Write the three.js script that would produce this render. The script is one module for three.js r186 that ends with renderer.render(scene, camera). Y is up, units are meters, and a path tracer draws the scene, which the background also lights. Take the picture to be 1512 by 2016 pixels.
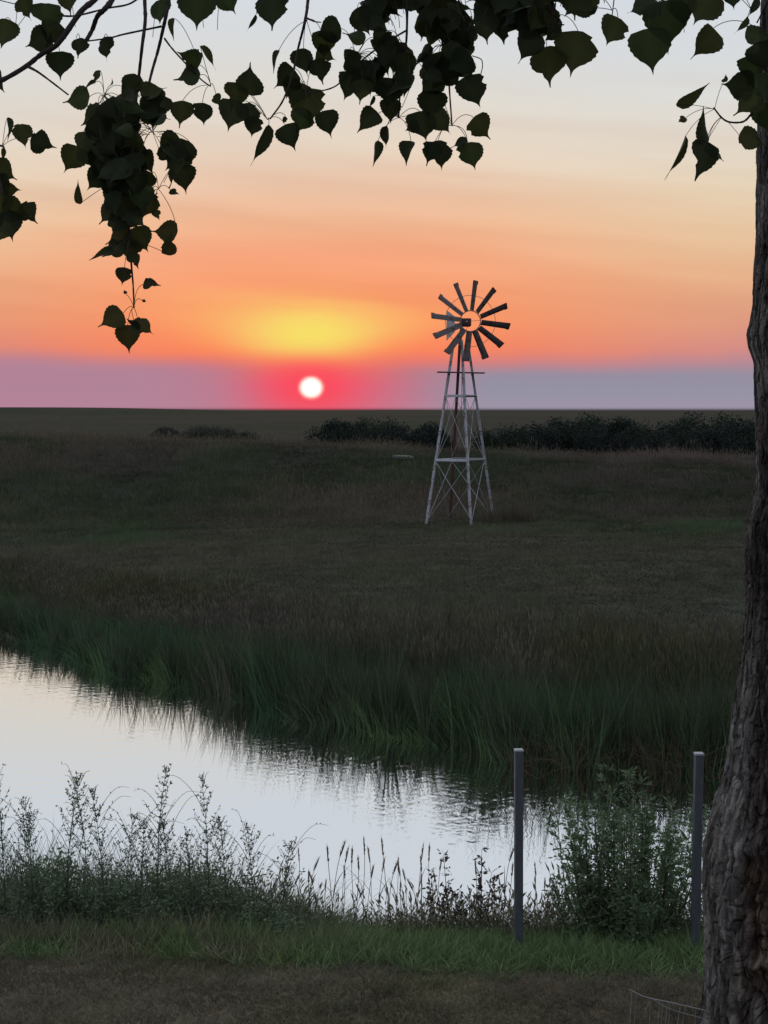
import * as THREE from 'three';
import { RoundedBoxGeometry } from 'three/addons/geometries/RoundedBoxGeometry.js';
import { mergeGeometries } from 'three/addons/utils/BufferGeometryUtils.js';

// ---------------------------------------------------------------- camera, sky, sun, exposure
const scene = new THREE.Scene();
const EYE = 4.3;                                  // metres above the pond
const FOCAL = 3102, CX = 756, CY = 1008;          // of a 1512 x 2016 frame
const PITCH = Math.atan(202.5 / FOCAL);
const camera = new THREE.PerspectiveCamera(36, 768 / 1024, 0.1, 20000);
camera.position.set(0, EYE, 0);
camera.rotation.x = -PITCH;
scene.add(camera);
const renderer = new THREE.WebGLRenderer({ antialias: true });
renderer.setSize(768, 1024);
renderer.toneMapping = THREE.LinearToneMapping;
renderer.toneMappingExposure = 1.0;
renderer.shadowMap.enabled = true;

const DEG = Math.PI / 180;
const SUN_AZ = Math.atan(-143 / FOCAL), SUN_EL = 0.78 * DEG;
const sunDir = new THREE.Vector3(Math.sin(SUN_AZ) * Math.cos(SUN_EL), Math.sin(SUN_EL), -Math.cos(SUN_AZ) * Math.cos(SUN_EL));
const sun = new THREE.DirectionalLight(new THREE.Color().setRGB(1, 0.42, 0.2), 0.12);
sun.position.copy(sunDir).multiplyScalar(200);
sun.castShadow = true;
Object.assign(sun.shadow.camera, { left: -60, right: 60, top: 60, bottom: -60, near: 1, far: 500 });
scene.add(sun, sun.target);

function rng(seed) { let a = seed >>> 0; return () => { a = (a + 0x6D2B79F5) | 0; let t = Math.imul(a ^ (a >>> 15), 1 | a); t = (t + Math.imul(t ^ (t >>> 7), 61 | t)) ^ t; return ((t ^ (t >>> 14)) >>> 0) / 4294967296; }; }
const clamp = (x, a = 0, b = 1) => Math.min(b, Math.max(a, x));
const lerp = (a, b, t) => a + (b - a) * t;
const smooth = (a, b, x) => { const t = clamp((x - a) / (b - a)); return t * t * (3 - 2 * t); };
function hash(i, j, k = 0) { let h = Math.imul(i, 374761393) + Math.imul(j, 668265263) + Math.imul(k, 2147483647 ^ 0x5bd1e995); h = Math.imul(h ^ (h >>> 13), 1274126177); return ((h ^ (h >>> 16)) >>> 0) / 4294967296; }
function noise2(x, y, k = 0) {
  const i = Math.floor(x), j = Math.floor(y), u = x - i, v = y - j, a = u * u * (3 - 2 * u), b = v * v * (3 - 2 * v);
  return lerp(lerp(hash(i, j, k), hash(i + 1, j, k), a), lerp(hash(i, j + 1, k), hash(i + 1, j + 1, k), a), b);
}
function fbm(x, y, n = 4, k = 0) { let s = 0, a = 0.5, t = 0; for (let o = 0; o < n; o++) { s += a * noise2(x, y, k + o); t += a; a *= 0.5; x = x * 2.03 + 17.3; y = y * 2.03 + 5.1; } return s / t; }
function table(t, x) {
  if (x <= t[0][0]) return t[0][1];
  for (let i = 1; i < t.length; i++) if (x <= t[i][0]) { const f = (x - t[i - 1][0]) / (t[i][0] - t[i - 1][0]); const a = t[i - 1][1], b = t[i][1]; return Array.isArray(a) ? a.map((v, k) => lerp(v, b[k], f)) : lerp(a, b, f); }
  return t[t.length - 1][1];
}
const toLin = (c) => (c <= 0.04045 ? c / 12.92 : Math.pow((c + 0.055) / 1.055, 2.4));

// the evening sky: colour by height above the horizon, beside the sun, 15 degrees from it, and far round
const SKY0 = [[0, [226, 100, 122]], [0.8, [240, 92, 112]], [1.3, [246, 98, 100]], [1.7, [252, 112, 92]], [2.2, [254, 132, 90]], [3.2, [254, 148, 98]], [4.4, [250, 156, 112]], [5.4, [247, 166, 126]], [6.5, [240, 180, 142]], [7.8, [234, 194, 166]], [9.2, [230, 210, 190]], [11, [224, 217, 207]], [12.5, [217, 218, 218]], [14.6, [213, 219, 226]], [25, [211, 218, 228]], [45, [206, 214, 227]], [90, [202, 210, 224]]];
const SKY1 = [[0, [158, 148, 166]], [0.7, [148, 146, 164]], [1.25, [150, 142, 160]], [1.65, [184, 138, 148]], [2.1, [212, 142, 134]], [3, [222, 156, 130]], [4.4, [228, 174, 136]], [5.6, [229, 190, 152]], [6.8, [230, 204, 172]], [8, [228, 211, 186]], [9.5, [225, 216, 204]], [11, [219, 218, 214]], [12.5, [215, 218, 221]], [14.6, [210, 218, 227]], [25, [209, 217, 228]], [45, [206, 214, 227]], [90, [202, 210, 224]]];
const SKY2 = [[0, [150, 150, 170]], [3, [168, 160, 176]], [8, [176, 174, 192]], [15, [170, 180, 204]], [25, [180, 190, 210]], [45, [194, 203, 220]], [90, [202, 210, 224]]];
{
  const W = 4096, H = 2048, data = new Float32Array(W * H * 4);
  const lowRow = [0.02, 0.02, 0.02];
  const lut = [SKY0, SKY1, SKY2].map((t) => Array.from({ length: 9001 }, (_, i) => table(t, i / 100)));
  for (let j = 0; j < H; j++) {
    const el = ((j + 0.5) / H - 0.5) * 180;
    for (let i = 0; i < W; i++) {
      const p = (j * W + i) * 4;
      data[p + 3] = 1;
      if (el <= -0.3) { data[p] = lowRow[0]; data[p + 1] = lowRow[1]; data[p + 2] = lowRow[2]; continue; }
      const th = ((i + 0.5) / W - 0.5) * 2 * Math.PI;          // atan2(z, x)
      let az = (Math.atan2(Math.cos(th), -Math.sin(th)) - SUN_AZ) / DEG;
      if (az > 180) az -= 360; if (az < -180) az += 360;
      const near = Math.abs(az) < 60 && el < 30;
      // thin smoke and cirrus layers bend the bands a little
      let wob = 0, streak = 0;
      if (near) {
        wob = (fbm(az * 0.09 + 3, el * 0.5 + 9, 3, 11) - 0.5) * 0.8 * smooth(2, 5, el);
        wob += (fbm(az * 0.16 + 1, el * 0.3, 3, 12) - 0.5) * 0.75 * (1 - smooth(2, 5, el)) * smooth(0.6, 1.5, el);
        streak = (fbm(az * 0.12 + el * 0.12 + 40, el * 1.5 + az * 0.13, 4, 21) - 0.5) * smooth(2.5, 4, el) * (1 - smooth(8, 14, el));
      }
      const e = clamp(el + wob, 0, 90), q = Math.round(e * 100);
      const A = Math.abs(az), a0 = lut[0][q], a1 = lut[1][q], a2 = lut[2][q];
      const low = 1 - smooth(1.2, 2.4, e);
      const f1 = lerp(smooth(2, 17, A), smooth(0, 6.8, A), low), f2 = smooth(20, 100, A);
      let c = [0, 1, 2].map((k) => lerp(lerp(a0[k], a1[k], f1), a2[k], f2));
      if (near) {
        // left of the sun and low down the haze stays pinker
        const pk = smooth(-1, -5, az) * smooth(-30, -12, az) * (1 - smooth(1.15, 2.1, e)) * 0.75;
        c = [lerp(c[0], 188, pk), lerp(c[1], 127, pk), lerp(c[2], 148, pk)];
        // sunlit layer over the haze bank
        const ragged = (fbm(az * 0.3 + 9, el * 2.0 + az * 0.16, 4, 66) - 0.5) * 1.1;
        const arch = el - 0.02 * az * az + ragged * 0.35, dy = arch - 2.75, sy = dy > 0 ? 0.95 : 0.5;
        const edge = smooth(4.15, 3.6, el + 0.1 * az + ragged * 0.7);
        const g = clamp(Math.exp(-0.5 * ((az + 0.1) ** 2 / (2.6 * 2.6) + dy * dy / (sy * sy))) * lerp(0.3, 1, edge) * 1.05);
        c = [lerp(c[0], 249, g), lerp(c[1], 198, g), lerp(c[2], 112, g)];
        const core = Math.exp(-0.5 * (az ** 2 / (1.4 * 1.4) + (el - 2.55) ** 2 / (el > 2.55 ? 0.5 : 0.26))) * 0.95;
        c = [lerp(c[0], 247, core), lerp(c[1], 226, core), lerp(c[2], 104, core)];
        // red air round the disc
        const r2 = az * az / (1.05 * 1.05) + (el - 0.8) ** 2 / (0.62 * 0.62), g3 = Math.exp(-0.5 * r2) * 0.95;
        c = [lerp(c[0], 254, g3), lerp(c[1], 74, g3), lerp(c[2], 92, g3)];
        const sk = 1 + streak * 0.09;
        c = [c[0] * lerp(1, sk, 0.55), c[1] * sk, c[2] * lerp(1, sk, 1.2)];
      }
      let L = c.map((v) => toLin(clamp(v, 0, 255) / 255));
      // the sun's disc, flattened by the air
      const disc = Math.hypot(az / 0.385, (el - 0.78) / 0.35);
      const k = 1 - smooth(0.86, 1.14, disc), warm = 1 - smooth(1.0, 1.25, disc);
      L = [lerp(L[0], 1.0, warm * 0.5), lerp(L[1], 0.6, warm * 0.5), lerp(L[2], 0.35, warm * 0.5)];
      L = [lerp(L[0], 1.1, k), lerp(L[1], 1.08, k), lerp(L[2], 1.02, k)];
      data[p] = L[0]; data[p + 1] = L[1]; data[p + 2] = L[2];
    }
  }
  const sky = new THREE.DataTexture(data, W, H, THREE.RGBAFormat, THREE.FloatType);
  sky.mapping = THREE.EquirectangularReflectionMapping;
  sky.magFilter = THREE.LinearFilter; sky.minFilter = THREE.LinearFilter;
  sky.colorSpace = THREE.LinearSRGBColorSpace;
  sky.needsUpdate = true;
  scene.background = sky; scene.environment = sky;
}

// ---------------------------------------------------------------- helpers
const rightV = new THREE.Vector3(1, 0, 0), upV = new THREE.Vector3(0, Math.cos(PITCH), -Math.sin(PITCH)), fwdV = new THREE.Vector3(0, -Math.sin(PITCH), -Math.cos(PITCH));
function at(px, py, depth) {     // a point of the place, from where it appears and how far away it stands
  return new THREE.Vector3(0, EYE, 0).addScaledVector(fwdV, depth).addScaledVector(rightV, (px - CX) / FOCAL * depth).addScaledVector(upV, (CY - py) / FOCAL * depth);
}
const V = (x, y, z) => new THREE.Vector3(x, y, z);
const used = new Map();
function numbered(name) { const n = used.get(name) ?? 0; used.set(name, n + 1); return n ? `${name}_${String(n).padStart(3, '0')}` : name; }
function tag(o, label, category, group, kind) { if (label) o.userData.label = label; if (category) o.userData.category = category; if (group) o.userData.group = group; if (kind) o.userData.kind = kind; return o; }
function thing(name, label, category, pos = [0, 0, 0], group, kind) {
  const o = new THREE.Group(); o.name = numbered(name); o.position.set(...pos); tag(o, label, category, group, kind); scene.add(o); return o;
}
function shade(o) { o.traverse((m) => { if (m.isMesh) { m.castShadow = true; m.receiveShadow = true; } }); return o; }
class Mb {
  constructor() { this.p = []; this.i = []; this.c = []; this.u = []; }
  v(x, y, z, c, u = 0, w = 0) { this.p.push(x, y, z); this.c.push(c[0], c[1], c[2]); this.u.push(u, w); return this.p.length / 3 - 1; }
  t(a, b, c) { this.i.push(a, b, c); }
  q(a, b, c, d) { this.i.push(a, b, c, a, c, d); }
  tube(pts, radii, sides, col, cap = true) {
    const n = pts.length; let prev = null, ref = V(0.31, 0.2, 0.93).normalize(), run = 0;
    for (let k = 0; k < n; k++) {
      const d = V().subVectors(pts[Math.min(n - 1, k + 1)], pts[Math.max(0, k - 1)]).normalize();
      const a = V().crossVectors(d, ref).normalize(), b = V().crossVectors(d, a).normalize(), r = Array.isArray(radii) ? radii[k] : radii;
      if (k) run += pts[k].distanceTo(pts[k - 1]);
      const ring = [];
      for (let s = 0; s < sides; s++) { const t = s / sides * 2 * Math.PI, x = Math.cos(t) * r, y = Math.sin(t) * r; ring.push(this.v(pts[k].x + a.x * x + b.x * y, pts[k].y + a.y * x + b.y * y, pts[k].z + a.z * x + b.z * y, col, s / sides * 6.283 * r, run)); }
      if (prev) for (let s = 0; s < sides; s++) this.q(prev[s], prev[(s + 1) % sides], ring[(s + 1) % sides], ring[s]);
      if (cap && (k === 0 || k === n - 1)) { const m = this.v(pts[k].x, pts[k].y, pts[k].z, col); for (let s = 0; s < sides; s++) k ? this.t(ring[s], ring[(s + 1) % sides], m) : this.t(ring[(s + 1) % sides], ring[s], m); }
      prev = ring;
    }
    return this;
  }
  blade(base, dir, len, width, droop, col, segs = 3, side) {   // a tapering, bending blade of grass
    const s = side ?? V(-dir.z, 0, dir.x).normalize(); let prev = null;
    const hx = dir.x, hz = dir.z;
    for (let k = 0; k <= segs; k++) {
      const t = k / segs, w = width * 0.5 * (1 - Math.pow(t, 1.6)) , out = droop * t * t * len;
      const y = base.y + len * (t - 0.35 * droop * t * t * t), x = base.x + hx * out + hx * t * len * 0.08, z = base.z + hz * out + hz * t * len * 0.08;
      if (k === segs) { const m = this.v(x, y, z, col); this.t(prev[0], prev[1], m); break; }
      const a = this.v(x - s.x * w, y, z - s.z * w, col), b = this.v(x + s.x * w, y, z + s.z * w, col);
      if (prev) this.q(prev[0], prev[1], b, a);
      prev = [a, b];
    }
    return this;
  }
  leaf(base, dir, len, width, col, nrm) {    // a small pointed leaf of four triangles with a fold
    const side = V().crossVectors(dir, nrm).normalize(), m = base.clone().addScaledVector(dir, len * 0.45);
    const a = this.v(base.x, base.y, base.z, col), t = this.v(base.x + dir.x * len, base.y + dir.y * len, base.z + dir.z * len, col);
    const c = this.v(m.x - nrm.x * width * 0.12, m.y - nrm.y * width * 0.12, m.z - nrm.z * width * 0.12, col);
    const l = this.v(m.x - side.x * width / 2, m.y - side.y * width / 2, m.z - side.z * width / 2, col), r = this.v(m.x + side.x * width / 2, m.y + side.y * width / 2, m.z + side.z * width / 2, col);
    this.t(a, c, l); this.t(l, c, t); this.t(a, r, c); this.t(r, t, c);
    return this;
  }
  geometry() {
    const g = new THREE.BufferGeometry();
    g.setAttribute('position', new THREE.Float32BufferAttribute(this.p, 3)); g.setAttribute('color', new THREE.Float32BufferAttribute(this.c, 3)); g.setAttribute('uv', new THREE.Float32BufferAttribute(this.u, 2));
    g.setIndex(this.i); g.computeVertexNormals(); return g;
  }
  build(name, mat, parent) { const m = new THREE.Mesh(this.geometry(), mat); m.name = name; if (parent) parent.add(m); return m; }
}
const dirRand = (R) => { const a = R() * 2 * Math.PI, y = R() * 2 - 1, s = Math.sqrt(1 - y * y); return V(Math.cos(a) * s, y, Math.sin(a) * s); };
const ORD = ['first', 'second', 'third', 'fourth', 'fifth', 'sixth', 'seventh', 'eighth', 'ninth', 'tenth', 'eleventh', 'twelfth', 'thirteenth', 'fourteenth', 'fifteenth', 'sixteenth', 'seventeenth', 'eighteenth', 'nineteenth', 'twentieth'];

function noiseTexture(size, fn, srgb = false) {
  const d = new Uint8Array(size * size * 4);
  for (let j = 0; j < size; j++) for (let i = 0; i < size; i++) { const c = fn(i / size, j / size), p = (j * size + i) * 4; d[p] = clamp(c[0]) * 255; d[p + 1] = clamp(c[1]) * 255; d[p + 2] = clamp(c[2]) * 255; d[p + 3] = 255; }
  const t = new THREE.DataTexture(d, size, size, THREE.RGBAFormat); t.wrapS = t.wrapT = THREE.RepeatWrapping; t.magFilter = THREE.LinearFilter; t.minFilter = THREE.LinearMipmapLinearFilter; t.generateMipmaps = true; if (srgb) t.colorSpace = THREE.SRGBColorSpace; t.needsUpdate = true; return t;
}
function tileNoise(u, v, n, k) {  // value noise that repeats every n cells
  const x = u * n, y = v * n, i = Math.floor(x), j = Math.floor(y), a = x - i, b = y - j, f = a * a * (3 - 2 * a), g = b * b * (3 - 2 * b), m = (q) => ((q % n) + n) % n;
  return lerp(lerp(hash(m(i), m(j), k), hash(m(i + 1), m(j), k), f), lerp(hash(m(i), m(j + 1), k), hash(m(i + 1), m(j + 1), k), f), g);
}
const foliageMat = (rough = 0.85, through = 0.25) => new THREE.MeshPhysicalMaterial({ vertexColors: true, roughness: rough, side: THREE.DoubleSide, transmission: through, thickness: 0, ior: 1.3 });
const plainMat = (rough = 0.9, opts = {}) => new THREE.MeshPhysicalMaterial({ specularIntensity: 0.3, vertexColors: true, roughness: rough, side: THREE.DoubleSide, ...opts });

// ---------------------------------------------------------------- ground and pond
const FAR = [[-30, 40], [-14, 34], [-9, 32], [-6.6, 29.2], [-4.5, 26.4], [-2.7, 24], [-1.4, 22.2], [-0.4, 21.4], [0.6, 20.5], [1.45, 19.5], [2.5, 19.2], [3.6, 19.0], [6, 18], [9, 15], [11, 13.2], [13, 11]];
const farShore = (x) => table(FAR, x) + (fbm(x * 1.1, 3.3, 4, 5) - 0.5) * 1.7;
const nearShore = (x) => 12.55 - 0.06 * x + (fbm(x * 0.7, 8.1, 3, 6) - 0.5) * 0.5;
const CREST = [[-40, 3.3], [-20, 3.2], [-12, 3.05], [-6, 2.85], [0, 2.6], [5, 2.42], [9, 2.32], [16, 2.3], [40, 2.6]];
function height(x, z) {
  const d = -z;
  const fs = farShore(clamp(x, -60, 60)), ns = nearShore(clamp(x, -60, 60));
  if (d < (fs + ns) / 2) {                      // this side of the pond
    const t = ns - d;
    if (t < 0) return -Math.min(0.5, -t * 0.35);
    return 0.5 * smooth(-0.4, 2.3, t) - 0.028 + 0.03 * (fbm(x * 1.3, d * 1.3, 3, 8) - 0.5);
  }
  const t = d - fs;
  if (t < 0) return -Math.min(0.5, -t * 0.35);
  let y = 0.5 * (1 - Math.exp(-t / 2.5)) + 0.0215 * Math.min(t, 26);
  y += 0.1 * (fbm(x * 0.35, d * 0.35, 3, 9) - 0.5) * smooth(0, 3, t);
  const cr = table(CREST, x) + 0.34 * (fbm(x * 0.22, 4.4, 3, 10) - 0.5);
  const foot = 46.5 + 2 * (fbm(x * 0.12, 1.2, 2, 12) - 0.5), up = smooth(foot, 60.5, d);
  y = lerp(y, cr, up) + (0.9 * (fbm(x * 0.2, d * 0.24, 4, 13) - 0.5)) * up * (1 - smooth(60, 75, d)) * 0.7;
  y += 0.75 * Math.exp(-((x - 4.3) ** 2) / 1.6 - ((d - 46.9) ** 2) / 1.6);
  if (d > 61) {
    const plain = -2.6 + 2.2 * (fbm(x * 0.004, d * 0.002, 3, 14) - 0.5) * smooth(150, 800, d);
    y = lerp(y, plain, smooth(61, 150, d));
    y += 5.6 * Math.exp(-((x + 50) ** 2) / 420 - ((d - 150) ** 2) / 1800);
    y += 9.5 * Math.exp(-((x + 560) ** 2) / (430 ** 2) - ((d - 2400) ** 2) / (700 ** 2));
    y += 4.5 * Math.exp(-((x - 200) ** 2) / (1300 ** 2) - ((d - 4200) ** 2) / (900 ** 2));
  }
  return y;
}
// colours of the soil and of the matted growth on it
const cLawn = [0.15, 0.136, 0.098], cMud = [0.035, 0.03, 0.022], cMeadow = [0.086, 0.084, 0.06], cMound = [0.07, 0.066, 0.05], cGreen = [0.026, 0.047, 0.02], cPlain = [0.052, 0.052, 0.04], cPale = [0.16, 0.13, 0.085];
const mix3 = (a, b, t) => [lerp(a[0], b[0], t), lerp(a[1], b[1], t), lerp(a[2], b[2], t)];
function greenPatch(x, d) {
  let g = Math.exp(-((x - 8) ** 2) / 12 - ((d - 43.5) ** 2) / 10) + 0.9 * Math.exp(-((x + 8) ** 2) / 8 - ((d - 44) ** 2) / 9) + 0.5 * Math.exp(-((x - 1) ** 2) / 10 - ((d - 43.5) ** 2) / 3);
  return clamp(g * (1.7 * fbm(x * 0.7, d * 0.7, 4, 31) - 0.35));
}
function groundColor(x, d) {
  const n = fbm(x * 0.5, d * 0.5, 4, 40), m = fbm(x * 0.09 + 7, d * 0.09, 3, 41);
  let c;
  const fs = farShore(clamp(x, -60, 60)), ns = nearShore(clamp(x, -60, 60));
  if (d < (fs + ns) / 2) c = mix3(cLawn, cMud, smooth(ns - 1.1, ns - 0.5, d));
  else {
    c = mix3(cMud, cMeadow, smooth(fs, fs + 3, d));
    c = mix3(c, cMound, smooth(45, 50, d));
    c = mix3(c, cGreen, greenPatch(x, d));
    c = mix3(c, mix3(cPlain, cGreen, 0.45 * smooth(0.45, 0.7, fbm(x * 0.01, d * 0.006, 3, 44))), smooth(75, 170, d));
    c = mix3(c, cPale, 0.75 * Math.exp(-((x + 47) ** 2) / 200) * smooth(0.35, 0.6, fbm(x * 0.06, d * 0.1, 3, 45)) * smooth(95, 120, d) * (1 - smooth(230, 300, d)));
  }
  const k = 0.72 + 0.56 * n, w = (m - 0.5) * 0.35;
  return [c[0] * k * (1 + w), c[1] * k, c[2] * k * (1 - w)];
}
const grainTex = noiseTexture(512, (u, v) => { const a = 0.55 * tileNoise(u, v, 128, 1) + 0.45 * tileNoise(u, v, 40, 2), b = tileNoise(u, v, 9, 3), k = 0.66 + 0.3 * a + 0.18 * (b - 0.5); return [k * 1.02, k, k * 0.97]; });
const grainBump = noiseTexture(512, (u, v) => { const a = 0.6 * tileNoise(u, v, 160, 4) + 0.4 * tileNoise(u, v, 50, 5); return [a, a, a]; });
{
  const rows = []; let d = -30;
  while (d < 8) { rows.push(d); d += d < 0 ? 6 : 1; }
  while (d < 30) { rows.push(d); d += 0.12; }
  while (d < 66) { rows.push(d); d += 0.25; }
  while (d < 9000) { rows.push(d); d *= 1.018; }
  const cols = 241, mb = new Mb();
  for (const r of rows) for (let i = 0; i < cols; i++) {
    const s = i / (cols - 1) * 2 - 1, half = 12 + Math.max(0, r) * 0.62, x = half * (0.45 * s + 0.55 * s * s * s);
    mb.v(x, height(x, -r), -r, groundColor(x, r), x / 1.7, r / 1.7);
  }
  for (let j = 0; j + 1 < rows.length; j++) for (let i = 0; i + 1 < cols; i++) { const a = j * cols + i; mb.q(a, a + 1, a + cols + 1, a + cols); }
  const mat = plainMat(1, { map: grainTex, bumpMap: grainBump, bumpScale: 0.02, specularIntensity: 0.05 });
  tag(shade(mb.build('ground', mat, scene)), 'dark grassy ground from dry lawn to the flat horizon', 'ground', null, 'structure');
}
{
  const ripple = noiseTexture(1024, (u, v) => {
    let s = 0;
    const W = [[11, 19, 0.2, 0.9], [-14, 27, 1.7, 0.8], [25, 30, 2.2, 0.55], [-27, 21, 4, 0.55], [36, 18, 0.9, 0.4], [4, 13, 3.1, 0.8], [-32, 40, 5.1, 0.3], [47, 33, 2.7, 0.25], [-51, 28, 1.1, 0.25], [30, 52, 4.4, 0.25], [60, 9, 3.6, 0.2], [8, 44, 0.4, 0.4]];
    const wx = 0.05 * (tileNoise(u, v, 6, 71) - 0.5), wy = 0.06 * (tileNoise(u, v, 7, 72) - 0.5);
    for (const [a, b, p, m] of W) s += m * Math.sin(2 * Math.PI * (a * (u + wx) + b * (v + wy)) + p);
    const patch = 0.12 + 1.7 * tileNoise(u, v, 5, 73) ** 1.8;
    const k = 0.5 + 0.11 * s * patch + 0.1 * (tileNoise(u, v, 90, 74) - 0.5);
    return [k, k, k];
  });
  const mb = new Mb(), nx = 60, nz = 40;
  for (let j = 0; j <= nz; j++) for (let i = 0; i <= nx; i++) { const x = lerp(-45, 16, i / nx), z = lerp(-10.6, -46, j / nz); mb.v(x, 0, z, [1, 1, 1], x / 6, z / 6); }
  for (let j = 0; j < nz; j++) for (let i = 0; i < nx; i++) { const a = j * (nx + 1) + i; mb.q(a, a + 1, a + nx + 2, a + nx + 1); }
  const mat = new THREE.MeshPhysicalMaterial({ color: new THREE.Color().setRGB(0.87, 0.88, 0.89), metalness: 1, roughness: 0.03, bumpMap: ripple, bumpScale: 0.0018, side: THREE.DoubleSide });
  tag(shade(mb.build('pond_water', mat, scene)), 'still rippled pond water mirroring the pale evening sky', 'pond', null, 'structure');
}

// ---------------------------------------------------------------- grasses and reeds (stuff)
function tuft(seed, n, opt) {
  const R = rng(seed), mb = new Mb();
  for (let k = 0; k < n; k++) {
    const a = R() * 6.283, r = opt.spread * Math.sqrt(R()), h = opt.h * (0.55 + 0.6 * R()), dir = V(Math.cos(a + R()), 0, Math.sin(a + R())).normalize(), tone = 0.75 + 0.5 * R();
    const base = V(Math.cos(a) * r, -0.02, Math.sin(a) * r), dry = R() < (opt.dry ?? 0);
    const c = dry ? [1.35 * tone, 1.18 * tone, 0.95 * tone] : [tone, tone, tone];
    const side = V(Math.cos(R() * 6.28), 0, Math.sin(R() * 6.28)); side.z *= 0.5; side.normalize();
    mb.blade(base, dir, h, opt.w * (0.7 + 0.6 * R()), opt.droop * (0.3 + R()), c, opt.segs ?? 3, side);
    if (opt.head && R() < opt.head) {
      const y = h * 1.06, hx = base.x + dir.x * h * 0.14, hz = base.z + dir.z * h * 0.14, hc = [1.3 * tone, 1.2 * tone, 1.05 * tone];
      mb.tube([V(base.x, 0, base.z), V(lerp(base.x, hx, 0.6), y * 0.6, lerp(base.z, hz, 0.6)), V(hx, y, hz)], [0.0016, 0.0014, 0.001], 3, hc, false);
      const hl = 0.07 + 0.06 * R(); mb.tube([V(hx, y, hz), V(hx + dir.x * 0.01, y + hl * 0.4, hz + dir.z * 0.01), V(hx + dir.x * 0.03, y + hl, hz + dir.z * 0.03)], [0.003, 0.007, 0.001], 4, hc, false);
    }
  }
  return mb.geometry();
}
function scatter(name, label, category, geos, mat, spots) {    // spots: [x, y, z, turn, scale, heightScale, r, g, b]
  const g = thing(name, label, category, [0, 0, 0], null, 'stuff'), o = new THREE.Object3D(), col = new THREE.Color();
  const all = [...new Set([...geos, ...spots.map((q) => q[11]).filter(Boolean)])];
  all.forEach((geo, v) => {
    const mine = spots.filter((q, i) => (q[11] ? q[11] === geo : i % geos.length === v)), im = new THREE.InstancedMesh(geo, mat, mine.length);
    im.name = 'tuft'; im.userData.kind = 'stuff';
    mine.forEach((s, i) => { o.position.set(s[0], s[1], s[2]); o.rotation.set((s[9] ?? 0), s[3], (s[10] ?? 0)); o.scale.set(s[4], s[4] * s[5], s[4]); o.updateMatrix(); im.setMatrixAt(i, o.matrix); im.setColorAt(i, col.setRGB(s[6], s[7], s[8])); });
    im.castShadow = im.receiveShadow = true; g.add(im);
  });
  return g;
}
const grassMat = foliageMat(1, 0.2); grassMat.specularIntensity = 0.2;
const pickSpots = (seed, n, make) => { const R = rng(seed), out = []; for (let i = 0; i < n * 4 && out.length < n; i++) { const s = make(R); if (s) out.push(s); } return out; };
{ // dry mown lawn in front
  const geos = [1, 2, 3].map((k) => tuft(100 + k, 16, { h: 0.062, w: 0.006, spread: 0.06, droop: 0.8, dry: 0.35, segs: 2 }));
  const spots = pickSpots(7, 24000, (R) => {
    const d = 8.4 + R() * 3.1, x = (R() * 2 - 1) * (3.6 + d * 0.2), n = fbm(x * 2.5, d * 2.5, 3, 51), g = fbm(x * 0.9, d * 0.9, 2, 52);
    const c = mix3([0.2, 0.18, 0.13], [0.15, 0.155, 0.085], smooth(0.4, 0.7, g)), t = (0.4 + 0.9 * n) * (0.7 + 0.8 * R() * R());
    return [x, height(x, -d), -d, R() * 6.28, 0.8 + 0.6 * R(), 0.8 + 0.5 * R(), c[0] * t, c[1] * t, c[2] * t];
  });
  scatter('lawn_grass', 'short dry brown mown lawn grass along the bottom', 'grass', geos, grassMat, spots);
}
{ // uncut green grass at the near edge of the pond
  const geos = [1, 2, 3, 4].map((k) => tuft(120 + k, 14, { h: 0.26, w: 0.007, spread: 0.07, droop: 0.55, dry: 0.08 }));
  const spots = pickSpots(8, 10000, (R) => {
    const x = (R() * 2 - 1) * 6.4, ns = nearShore(x), d = lerp(ns - 2.0 + 0.9 * (fbm(x * 1.6, 0.3, 3, 53) - 0.5) + 0.25 * (R() - 0.5), ns - 0.05, Math.pow(R(), 0.75)), n = fbm(x * 1.2, d * 1.2, 3, 54);
    const c = mix3(mix3([0.16, 0.22, 0.085], [0.12, 0.19, 0.085], n), [0.18, 0.16, 0.11], smooth(0.6, -1.6, x) * smooth(0.35, 0.6, fbm(x * 2, d * 2, 2, 55)) * 0.8), t = 0.7 + 0.6 * R();
    const left = smooth(0.5, -1, x);
    return [x, height(x, -d), -d, R() * 6.28, 0.8 + 0.4 * R(), (0.62 + 0.5 * R() + 0.5 * left * fbm(x * 3, d * 3, 2, 67)) * (0.3 + 0.7 * smooth(ns - 2.0, ns - 1.2, d)), c[0] * t, c[1] * t, c[2] * t];
  });
  scatter('bank_grass', 'uncut green grass strip along the near edge of the pond', 'grass', geos, grassMat, spots);
}
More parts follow.
